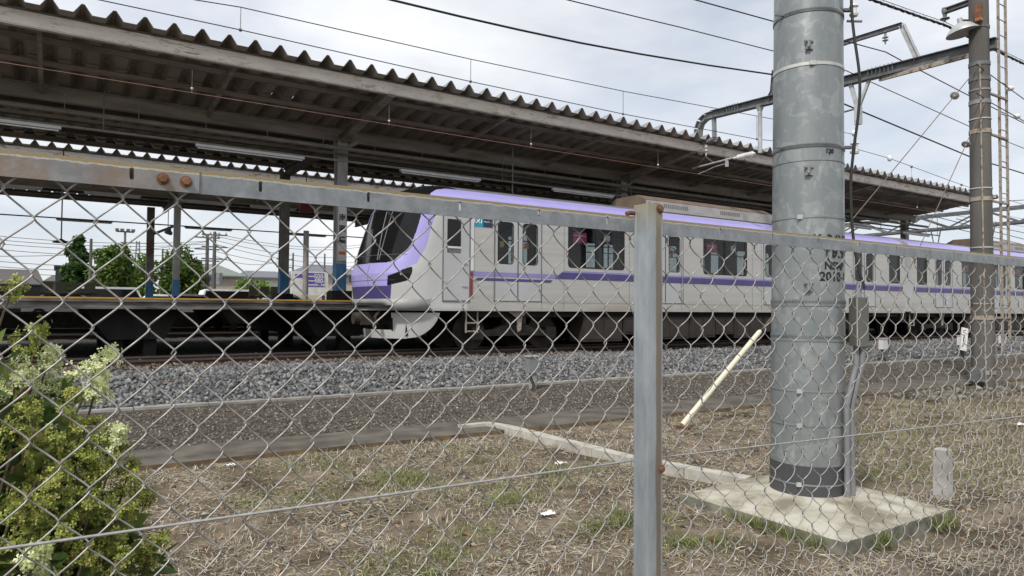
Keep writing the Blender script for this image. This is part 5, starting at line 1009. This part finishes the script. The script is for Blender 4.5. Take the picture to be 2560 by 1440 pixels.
def leaves():
    n = 2600; x = rng.uniform(-.8, 16, n); y = rng.uniform(1.7, 7.6, n); ok = (y > 4.6-.72*np.clip(x, -2, 5)) & ~((x > 4.33) & (x < 5.86) & (y > 2.64) & (y < 4.16)); x = x[ok]; y = y[ok]; n = len(x)
    z = np.array([gz(a, b) for a, b in zip(x, y)])+.012; th = rng.uniform(0, 6.28, n); s_ = rng.uniform(.012, .034, n); a = np.stack([np.cos(th), np.sin(th), rng.uniform(-.3, .3, n)], -1)*s_[:, None]; b = np.stack([-np.sin(th), np.cos(th), rng.uniform(-.3, .5, n)], -1)*s_[:, None]*.5; p = np.stack([x, y, z], -1)
    V = np.stack([p-a, p-b, p+a, p+b+np.array([0, 0, .008])], 1).reshape(-1, 3); F = (np.array([[0, 1, 2, 3]])[None]+4*np.arange(n)[:, None, None]).reshape(-1, 4); o = fast('fallen_leaves', V, F, 'dry leaf'); o['kind'] = 'stuff'; tag(o, 'small brown fallen leaves scattered over the dry grass', 'fallen leaves')
leaves()
def scrap(px, py, s_, label):
    c = Vector(onZ(px, py, .03)); m = M(); k = 7
    for j in range(k):
        for i in range(k): u, v = i/(k-1)-.5, j/(k-1)-.5; m.v.append((c.x+u*s_*1.8, c.y+v*s_*1.2, c.z+.03*abs(noise.noise((u*5+px, v*5, 1)))+.0))
    for j in range(k-1):
        for i in range(k-1): m.f.append((j*k+i, j*k+i+1, (j+1)*k+i+1, (j+1)*k+i)); m.mi.append(0)
    tag(m.build('paper_scrap', 'white paper', None, 'all', recalc=False), label, 'litter', 'scraps of white litter in the grass')
scrap(1400, 1158, .07, 'flat white paper scrap beside the concrete edging'); scrap(1368, 1285, .06, 'crumpled white scrap lying in the middle of the dry grass'); scrap(577, 1163, .045, 'small white scrap near the asphalt path at the left'); scrap(2552, 1061, .10, 'white scrap at the right edge of the photo')
o = stones('loose_rocks', 260, (13, 17.5), (6.4, 7.4), (.03, .07), 'brown gravel'); tag(o, 'heap of loose rocks at the foot of the concrete mast', 'rocks')
# ------------------------------------------------------------------ hydrangea bush
bush = T('hydrangea_bush', 'hydrangea bush with cream and lime flower heads in the lower left corner', 'bush', (-.35, 2.35, 0))
BC = np.array([-.27, 2.24, .52]); BR = np.array([.50, .42, .90])
def bpoint(k=None, shell=(.75, 1.0)):
    while True:
        d = rng.normal(size=3); d /= np.linalg.norm(d)
        if d[2] < -.55: continue
        f = rng.uniform(*shell)*(1+.10*noise.noise(Vector(d*2.3))); return BC+BR*d*f, d
def leaf_mesh(cnt):
    V = []; F = []; o = 0
    for i in range(cnt):
        p, d = bpoint(shell=(.55, 1.1)); L_ = rng.uniform(.035, .085)*(1.3 if i % 9 == 0 else 1); out = d+rng.normal(size=3)*.6; out[2] -= .25; out /= np.linalg.norm(out); s_ = np.cross(out, rng.normal(size=3)*.5+np.array([0, 0, 1.])); s_ /= np.linalg.norm(s_); nrm = np.cross(s_, out)
        wv = L_*rng.uniform(.26, .36); curl = rng.uniform(-.25, .15); st = []
        for t, wt in ((0, .05), (.2, .75), (.45, 1), (.7, .75), (.88, .35), (1, .02)):
            c = p+out*L_*t+nrm*L_*curl*t*t; st.append(c); V += [c-s_*wv*wt+nrm*wv*wt*.3, c, c+s_*wv*wt+nrm*wv*wt*.3]
        for k in range(5):
            for q in (0, 1): F.append((o+3*k+q, o+3*k+q+1, o+3*k+q+4, o+3*k+q+3))
        o += 18
    return np.array(V), np.array(F)
V, F = leaf_mesh(8500); fo = fast('foliage', V, F, 'bush leaf', bush, True)
def panicle(c, ax, L_, r0, n, mat):
    ax = np.array(ax)/np.linalg.norm(ax); V = []; subs = None; F = []; o = 0; t1 = np.cross(ax, [0, 0.3, 1.]); t1 /= np.linalg.norm(t1); t2 = np.cross(ax, t1)
    for i in range(n):
        if subs is None: subs = [(rng.uniform(0, 1)**.8, rng.uniform(0, 6.28), rng.uniform(.65, 1.2)) for _ in range(max(10, n//9))]
        t, a, rf = subs[rng.integers(0, len(subs))]; r = r0*(1-.72*t)*rf; out = t1*math.cos(a)+t2*math.sin(a); p = c+ax*L_*t+out*r+rng.normal(size=3)*.0085; nn2 = out+ax*.5+rng.normal(size=3)*.35; nn2 /= np.linalg.norm(nn2)
        u = np.cross(nn2, rng.normal(size=3)); u /= np.linalg.norm(u); v = np.cross(nn2, u); s_ = rng.uniform(.004, .0085)
        for k in range(4):
            th = k*math.pi/2; d1_ = u*math.cos(th)+v*math.sin(th); d2_ = -u*math.sin(th)+v*math.cos(th); V += [p, p+d1_*s_+d2_*s_*.45+nn2*s_*.3, p+d1_*s_*1.35+nn2*s_*.15, p+d1_*s_-d2_*s_*.45+nn2*s_*.3]; F.append((o, o+1, o+2, o+3)); o += 4
    return fast('flower_head', np.array(V), np.array(F), mat, bush)
heads = [(95, 925, 2.25, .17, .050, 'floret cream', (.3, 0, 1)), (195, 915, 2.2, .18, .048, 'floret cream', (.8, .1, .9)), (30, 955, 2.2, .14, .05, 'floret cream', (.2, -.2, 1)), (232, 985, 2.15, .09, .035, 'floret cream', (.1, 0, 1)), (20, 850, 2.2, .17, .045, 'floret lime', (.6, 0, .8)), (15, 720, 2.3, .07, .035, 'floret lime', (.6, 0, .8)),
 (265, 1100, 2.1, .11, .045, 'floret cream', (.4, 0, 1)), (275, 1125, 2.1, .10, .045, 'floret lime', (.4, 0, .9)), (170, 1080, 2.1, .13, .045, 'floret lime', (.7, 0, .6)), (60, 1050, 2.05, .12, .045, 'floret lime', (.2, 0, 1)), (175, 1160, 2.0, .15, .055, 'floret lime', (.4, 0, .9)), (60, 1185, 1.95, .12, .045, 'floret lime', (.7, 0, .4)),
 (290, 1215, 2.05, .11, .045, 'floret lime', (.5, 0, .6)), (205, 1290, 1.9, .13, .065, 'floret lime', (.3, -.3, .9)), (115, 1355, 1.85, .14, .05, 'floret lime', (.5, 0, .9)), (30, 1365, 1.85, .11, .045, 'floret lime', (.4, 0, .8)), (360, 1360, 2.0, .09, .035, 'floret lime', (.7, 0, .5)), (70, 1420, 1.8, .11, .045, 'floret cream', (.2, -.2, .9)), (320, 1170, 2.15, .06, .03, 'floret lime', (.2, 0, 1)),
 (225, 1200, 2.0, .12, .04, 'floret lime', (.3, 0, 1)), (150, 1010, 2.15, .10, .04, 'floret lime', (.4, 0, .8)), (110, 1130, 2.0, .10, .045, 'floret lime', (.3, 0, .8)), (250, 1360, 1.95, .09, .04, 'floret lime', (.5, 0, .6)), (330, 1420, 2.0, .09, .04, 'floret lime', (.4, 0, .6)), (90, 1275, 1.85, .09, .04, 'floret lime', (.2, -.1, 1)), (335, 1240, 2.1, .07, .03, 'floret lime', (.6, 0, .5)), (280, 1290, 2.0, .10, .045, 'floret lime', (.5, 0, .7)), (240, 1110, 2.1, .10, .045, 'floret lime', (.4, 0, .8)), (130, 1220, 1.9, .11, .05, 'floret lime', (.3, -.2, .9)), (20, 1120, 1.95, .11, .05, 'floret lime', (.3, 0, .9)), (20, 1270, 1.85, .11, .05, 'floret lime', (.3, 0, .9)), (190, 1400, 1.85, .11, .05, 'floret lime', (.4, -.1, .8)), (270, 1420, 1.9, .10, .045, 'floret lime', (.4, 0, .8))]
for px, py, Y, L_, r0, mt, ax in heads:
    c = np.array(onY(px, py+L_*300, Y)); L_ *= .68; r0 *= .9; panicle(c, ax, L_, r0, int((90+L_*1500)*(1 if mt == 'floret cream' else .6)), mt)
    e = c+np.array([-.12, .05, -.35]); M().tube([e, c*.5+e*.5+np.array([.02, 0, 0]), c+np.array(ax)*L_*.4], .0028, 5).build('stem', 'twig', bush)
for i in range(9):
    p, d = bpoint(shell=(.6, .9)); panicle(p, d+np.array([.2, 0, .6]), .06, .034, 110, 'floret lime' if i % 3 else 'floret cream')
m = M()
for i in range(70):
    p, d = bpoint(shell=(.8, 1.02)); b_ = Vector((BC[0]+rng.uniform(-.2, .3), BC[1]+rng.uniform(-.2, .2), rng.uniform(0, .2))); pv = Vector(p); mid = b_.lerp(pv, .55)+Vector((rng.uniform(-.08, .08), rng.uniform(-.08, .08), .06)); m.tube([b_, mid, pv], [.006, .004, .002], 5)
m.build('branches', 'twig', bush)
# ------------------------------------------------------------------ background: trees
def tree(px, Y, w_px, ytop, ybase, label, mat, cone=False, n=2600, leaf=.22):
    b = onY(px, ybase, Y); t = onY(px, ytop, Y); wl = onY(px-w_px/2, ybase, Y)[0]; wr = onY(px+w_px/2, ybase, Y)[0]; rx = (wr-wl)/2; H = t[2]; zb = .5; e = T('tree', label, 'tree', (b[0], Y, zb), 'trees beyond the station')
    m = M(); m.tube([(b[0], Y, zb-.2), (b[0]+.1, Y, zb+(H-zb)*.35), (b[0], Y, zb+(H-zb)*.85)], [.22, .15, .04], 8)
    for i in range(6): a = i*1.1; z = zb+(H-zb)*(.25+.09*i); m.tube([(b[0], Y, z), (b[0]+math.cos(a)*rx*.6, Y+math.sin(a)*rx*.6, z+(H-zb)*.13)], [.08, .02], 5)
    m.build('trunk', 'bark', e, True)
    V = []; F = []; zc = (zb+H)/2+.03*(H-zb); hz = (H-zb)*.50; o = 0; cl_ = []
    while len(cl_) < 90:
        d = rng.normal(size=3); d /= np.linalg.norm(d); f = rng.uniform(.35, .92)
        if cone: h_ = rng.uniform(0, 1); rr_ = rx*(1-.78*h_)*rng.uniform(.3, 1); a = rng.uniform(0, 6.28); cl_.append((b[0]+math.cos(a)*rr_, Y+math.sin(a)*rr_, zb+.3+(H-zb-.4)*h_, rx*.36*(1-.5*h_)))
        else: cl_.append((b[0]+d[0]*rx*f, Y+d[1]*rx*f, zc+d[2]*hz*f, rx*rng.uniform(.30, .46)))
    for i in range(n):
        c = cl_[rng.integers(0, len(cl_))]; d = rng.normal(size=3); d /= np.linalg.norm(d); p = np.array(c[:3])+d*c[3]*rng.uniform(.6, 1.05); u = rng.normal(size=3); u /= np.linalg.norm(u); v = np.cross(u, rng.normal(size=3)); v /= np.linalg.norm(v); s_ = leaf*rng.uniform(.5, 1); V += [p-u*s_, p-v*s_*.5, p+u*s_, p+v*s_*.5]; F.append((o, o+1, o+2, o+3)); o += 4
    fast('crown', np.array(V), np.array(F), mat, e)
tree(190, 56, 118, 592, 738, 'tall conical dark green tree behind the platform', 'tree leaf dark', True, 8000, .22); tree(276, 55, 112, 604, 738, 'broad round dark tree right of the conical one', 'tree leaf mid', False, 9000, .22)
tree(358, 60, 78, 634, 738, 'smaller light green tree left of the hazard striped pillar', 'tree leaf bright', False, 2800, .2); tree(450, 58, 118, 622, 738, 'round tree behind the slim blue based pillar', 'tree leaf mid', False, 8000, .22); tree(617, 50, 70, 694, 742, 'low yellow green shrub tree right of the beige house', 'tree leaf bright', False, 2200, .16)
tree(25, 58, 90, 700, 742, 'low bright shrub at the left photo edge', 'tree leaf bright', False, 1800, .18); tree(660, 52, 60, 700, 745, 'small bright shrub behind the grey platform pillar', 'tree leaf bright', False, 1600, .16)
def house(pxl, pxr, yeave, ytop, Y, depth, roof, wall, label, hip=.35, wins=(), ybase=760, slope=None):
    a = onY(pxl, yeave, Y); b = onY(pxr, yeave, Y); ze = a[2]; zt = onY((pxl+pxr)/2, ytop, Y)[2]; e = T('house', label, 'house', ((a[0]+b[0])/2, Y, .5), 'houses beyond the station')
    x0, x1 = a[0], b[0]; ov = .35; M().box(x0+ov, x1-ov, Y+ov, Y+depth-ov, .3, ze).build('wall', wall, e); y0, y1 = Y, Y+depth; ym = (y0+y1)/2; h = hip*(x1-x0)
    m = M(); m.add([(x0, y0, ze), (x1, y0, ze), (x1, y1, ze), (x0, y1, ze), (x0+h, ym, zt), (x1-h, ym, zt), (x0, y0, ze-.12), (x1, y0, ze-.12), (x1, y1, ze-.12), (x0, y1, ze-.12)], [(0, 1, 5, 4), (1, 2, 5), (2, 3, 4, 5), (3, 0, 4), (6, 9, 8, 7), (0, 6, 7, 1), (1, 7, 8, 2), (2, 8, 9, 3), (3, 9, 6, 0)]); m.build('roof', roof, e)
    for wx, wy, ww, wh in wins:
        c = onY(wx, wy, Y+ov); w1 = onY(wx+ww, wy, Y+ov)[0]-c[0]; hh = wh*w1/ww; wo = M().box(c[0]-w1/2, c[0]+w1/2, Y+ov-.05, Y+ov-.001, c[2]-hh/2, c[2]+hh/2).build('window', 'pale steel', e); M().box(c[0]-w1/2+.08, c[0]+w1/2-.08, Y+ov-.07, Y+ov-.051, c[2]-hh/2+.08, c[2]+hh/2-.08).build('pane', 'dark beam paint', wo)
house(-120, 112, 706, 664, 52, 9, 'roof brown', 'roof grey', 'low dark roofed building at the left edge with grey wall', .1, [(60, 722, 20, 14)]); house(108, 176, 702, 684, 66, 9, 'roof brown', 'wall tan', 'small tan house with brown hip roof beside the charcoal block', .3, [(124, 715, 5, 14)])
o = T('charcoal_building', 'dark charcoal flat roofed block left of the conical tree', 'building', (.5, 62, .5)); a = onY(139, 668, 60); b = onY(176, 668, 60); M().box(a[0], b[0], 60, 66, .4, a[2]).build('wall', 'wall char', o); M().box(a[0]-.1, b[0]+.1, 59.9, 66.1, a[2], a[2]+.15).build('parapet', 'wall char', o)
house(478, 618, 686, 652, 62, 10, 'roof green', 'wall beige', 'beige house with pale green hip roof behind the power poles', .36, [(558, 697, 7, 15), (505, 700, 8, 16)]); house(322, 350, 712, 700, 70, 8, 'roof brown', 'wall tan', 'small brown roofed house between the two round trees', .3)
house(622, 746, 692, 672, 66, 10, 'roof grey', 'wall white', 'white house with long grey roof behind the grey pillar', .18, [(660, 705, 8, 10)]); house(765, 930, 682, 655, 60, 10, 'roof grey', 'wall beige', 'cream house with grey roof behind the white name pillar', .3, [(875, 698, 10, 22), (820, 690, 9, 12)])
# poles beyond
def upole(px, ytop, Y, label, arms=True, r=.14, ybase=745):
    t = onY(px, ytop, Y); e = T('utility_pole', label, 'utility pole', (t[0], Y, .5), 'poles beyond the station'); M().tube([(t[0], Y, .3), (t[0], Y, t[2])], [r*1.2, r*.8], 10).build('shaft', 'concrete pole', e, True)
    if arms:
        for k in range(3): z = t[2]-.25-.9*k; M().box(t[0]-.9, t[0]+.9, Y-.05, Y+.05, z-.05, z+.05).build('crossarm', 'dull steel', e)
        for k in (-.8, -.3, .3, .8): M().lathe((t[0]+k, Y, t[2]-.2), [(0, .05), (.06, .08), (.14, .05), (.2, .03)], n=8).build('insulator', 'porcelain dull', e, True)
        M().lathe((t[0]+.35, Y, t[2]-4.0), [(0, .26), (.9, .26)], n=12).build('transformer', 'galvanised steel', e, True)
    return t
T1 = upole(537, 579, 56, 'utility pole with crossarms and transformer right of the round tree'); T2 = upole(519, 586, 58, 'slightly shorter utility pole just left of its neighbour'); T3 = upole(712, 643, 80, 'distant utility pole left of the billboard', True, .12)
upole(228, 597, 50, 'plain slim pole in front of the two dark trees', False, .10); upole(733, 632, 52, 'thin plain pole at the left edge of the billboard', False, .07); upole(812, 634, 52, 'thin plain pole at the right edge of the billboard', False, .07); upole(407, 622, 90, 'distant pole between the small light tree and the slim pillar', False, .12)
fm = T('floodlight_mast', 'tall thin mast with floodlight heads behind the dark trees', 'light mast', onY(313, 740, 90)); t = onY(313, 580, 90); M().tube([(t[0], 90, .3), (t[0], 90, t[2])], .12, 8).build('mast', 'dull steel', fm)
M().box(t[0]-.9, t[0]+.9, 89.9, 90.1, t[2]-.05, t[2]+.1).build('crossarm', 'dull steel', fm)
for k in (-.8, -.3, .3, .8): M().box(t[0]+k-.18, t[0]+k+.18, 89.7, 90.3, t[2]+.1, t[2]+.35).build('lamp_head', 'dull steel', fm)
py = T('pylon', 'distant lattice power pylon right of the floodlight mast', 'pylon', onY(345, 740, 260)); t = onY(345, 603, 260); m = M(); zb = .5; H = t[2]
for sx in (-1, 1):
    for sy in (-1, 1): m.tube([(t[0]+sx*2.6, 260+sy*2.6, zb), (t[0]+sx*.7, 260+sy*.7, H*.6), (t[0]+sx*.4, 260+sy*.4, H)], .12, 4)
for k in range(12):
    f0 = k/12; f1 = (k+1)/12; w0 = 2.6-2.2*f0; w1 = 2.6-2.2*f1; z0 = zb+(H-zb)*f0; z1 = zb+(H-zb)*f1
    for s_ in (-1, 1): m.tube([(t[0]-s_*w0, 260-w0, z0), (t[0]+s_*w1, 260-w1, z1)], .08, 4)
m.build('lattice', 'dull steel', py)
for k, z in enumerate((H-.6, H-4, H-7.5)): M().beam((t[0]-5+k*.5, 260, z), (t[0]+5-k*.5, 260, z), .2, .25).build('crossarm', 'dull steel', py)
def bgwire(p, q, sag, label, r=.019):
    o = M().tube(cat_(p, q, sag), r, 5).build('power_line', 'wire dark', None); tag(o, label, 'wire', 'power lines beyond the station')
k = 0
labs = ['faint power line high over the dark trees', 'faint power line just below the highest one', 'faint power line third from the top at the left', 'faint power line fourth from the top at the left', 'faint power line passing behind the hanging saucer lamp', 'faint power line low over the left roofs', 'lowest faint power line at the left', 'faint power line crossing the sky obliquely at the left']
for (ya, yb) in ((584, 603), (594, 610), (604, 618), (618, 634), (648, 660), (662, 668), (676, 680), (640, 604)):
    bgwire(onY(-60, ya, 56), onY(519 if yb < 690 else 500, yb, 57), .35, labs[k]); k += 1
labs = ['power line fanning right from the twin utility poles, uppermost', 'power line fanning right from the twin utility poles, second', 'power line fanning right from the twin utility poles, third', 'power line fanning right from the twin utility poles, fourth', 'power line fanning right from the twin utility poles, fifth', 'power line fanning right from the twin utility poles, lowest']
for k, (ya, yb, xb) in enumerate(((583, 612, 900), (590, 618, 900), (600, 640, 900), (610, 655, 900), (628, 664, 900), (640, 648, 712))):
    bgwire(onY(537, ya, 56), onY(xb, yb, 70), .6, labs[k], .02)
# billboard
bb = T('billboard', 'parking billboard with white left half and purple price panel', 'billboard', onY(770, 745, 47)); Y = 47
a = onY(729, 677, Y); b = onY(821, 677, Y); z0 = onY(770, 738, Y)[2]; z1 = a[2]; M().box(a[0], b[0], Y, Y+.12, z0, z1).build('panel', 'sign white', bb)
q0 = onY(768, 682, Y); q1 = onY(810, 717, Y); M().box(q0[0], q1[0], Y-.02, Y-.001, q1[2], q0[2]).build('purple_panel', 'sign purple', bb)
cxb = q0[0]+(q1[0]-q0[0])*.72; hh = (q0[2]-q1[2])
for s_, f, sz in (('500-', .25, .42), ('480-', .58, .42), ('12h - 24h', .88, .2)): write('price_lettering', s_, sz, (lambda zc: (lambda u, v: (cxb+u, Y-.03, zc+v)))(q0[2]-hh*f), 'white paper', bb, bold=.008)
for f in (.25, .58, .88): M().box(q0[0]+.06, q0[0]+(q1[0]-q0[0])*.42, Y-.03, Y-.021, q0[2]-hh*f-.04, q0[2]-hh*f+.03).build('text_bar', 'white paper', bb)
q0 = onY(738, 685, Y); q1 = onY(758, 694, Y); M().box(q0[0], q1[0], Y-.02, Y-.001, q1[2], q0[2]).build('purple_badge', 'sign purple', bb)
for x in (a[0]+.3, b[0]-.3): M().box(x-.06, x+.06, Y+.121, Y+.22, .3, z1-.1).build('post', 'dull steel', bb)
# parked cars: roofs show above the platform edge
def parked(px, Y, L_, col, label, van=False, z0=.87):
    c = onY(px, 742, Y)[0]; e = T('parked_car', label, 'car', (c, Y, z0), 'cars parked behind the station'); h = 1.85 if van else 1.5; x0 = c-L_/2; x1 = c+L_/2
    pr = [(x0, .35), (x0, .9), (x0+.1, 1.0), (x0+.35, h-.08), (x0+.6, h), (x1-1.2, h), (x1-.75, 1.0), (x1-.05, .88), (x1, .6), (x1, .35)] if van else [(x0, .35), (x0, .85), (x0+.45, .95), (x0+.95, h-.06), (x0+1.3, h), (x0+2.5, h-.02), (x0+3.2, .98), (x1-.1, .86), (x1, .6), (x1, .35)]
    m = M(); m.plate([(a, b+z0-.05) for a, b in pr], [], 'y', Y-.82, Y+.82); m.build('body', col, e)
    ww = [(pr[2][0]+.12, .98), (pr[3][0]+.1, h-.12), (pr[5][0]-.05, h-.12), (pr[6][0]-.12, 1.0)]; M().plate([(a, b+z0-.05) for a, b in ww], [], 'y', Y-.835, Y-.8205).build('side_window', 'glossy black', e)
    for x in (x0+.75, x1-.75):
        w_ = M().lathe((x, Y-.84, z0+.30), [(0, .30), (.2, .31)], (0, 1, 0), 18).build('wheel', 'rubber', e, True); M().lathe((x, Y-.85, z0+.30), [(0, .18), (.02, .18)], (0, 1, 0), 14).build('rim', 'galvanised steel', w_)
for args in ((60, 45, 4.2, 'car dark', 'dark parked car at the far left behind the platform', True), (125, 46, 4.2, 'car white', 'silver parked car second from the left behind the platform'), (178, 44, 4.3, 'car white', 'white parked sedan under the conical tree'), (285, 46, 4.5, 'car white', 'white parked van with dark windows under the broad tree', True), (415, 47, 4.0, 'car white', 'white parked car right behind the slim blue based pillar'), (490, 45, 4.4, 'car white', 'white parked wagon below the beige house', False), (585, 46, 4.4, 'car white', 'white parked car left of the yellow green shrub', True), (720, 44, 4.3, 'car white', 'white parked car in front of the billboard')): parked(*args)
# ------------------------------------------------------------------ far truss gantry at the right
tg = T('truss_gantry', 'distant grey lattice truss gantry over the tracks right of the canopy', 'gantry', (46, 6, .5)); m = M(); X = 46.0; zt = onX(2560, 515, X)[2]; zb_ = onX(2560, 553, X)[2]; Yr, Yl = 8.0, 46.0
for z in (zt, zb_):
    for dx in (0, .8): m.beam((X+dx, Yr, z), (X+dx, Yl, z), .12, .14)
k = 0; y = Yr
while y < Yl-1.5: m.beam((X, y, zb_ if k % 2 else zt), (X, y+1.9, zt if k % 2 else zb_), .08, .08); m.beam((X+.8, y, zb_ if k % 2 else zt), (X+.8, y+1.9, zt if k % 2 else zb_), .08, .08); y += 1.9; k += 1
m.build('truss', 'dull steel', tg)
for y in (8.0, 46): M().beam((X+.4, y, .3), (X+.4, y, zt+.6), .5, .5).build('column', 'dull steel', tg)
for y in (12.6, 15.07, 19, 22): m = M(); m.tube([(X, y-.3, zb_), (X, y, zb_-1.6), (X, y+.3, zb_)], .05, 6); m.build('drop_arm', 'dull steel', tg)
labs = ['distant wire at the right edge, highest of five', 'distant wire at the right edge, second of five', 'distant wire at the right edge, middle of five', 'distant wire at the right edge, fourth of five', 'distant wire at the right edge, lowest of five']
for k, (a, b) in enumerate((((2480, 505), (2560, 500)), ((2390, 547), (2560, 582)), ((2300, 532), (2560, 598)), ((2340, 560), (2560, 612)), ((2480, 618), (2560, 612)))):
    o = M().tube([onY(a[0], a[1], 19), onY(b[0], b[1], 19)], .022, 5).build('distant_wire', 'wire dark', None); tag(o, labs[k], 'wire', 'distant wires at the right edge')
print('objects', len(sc.objects))
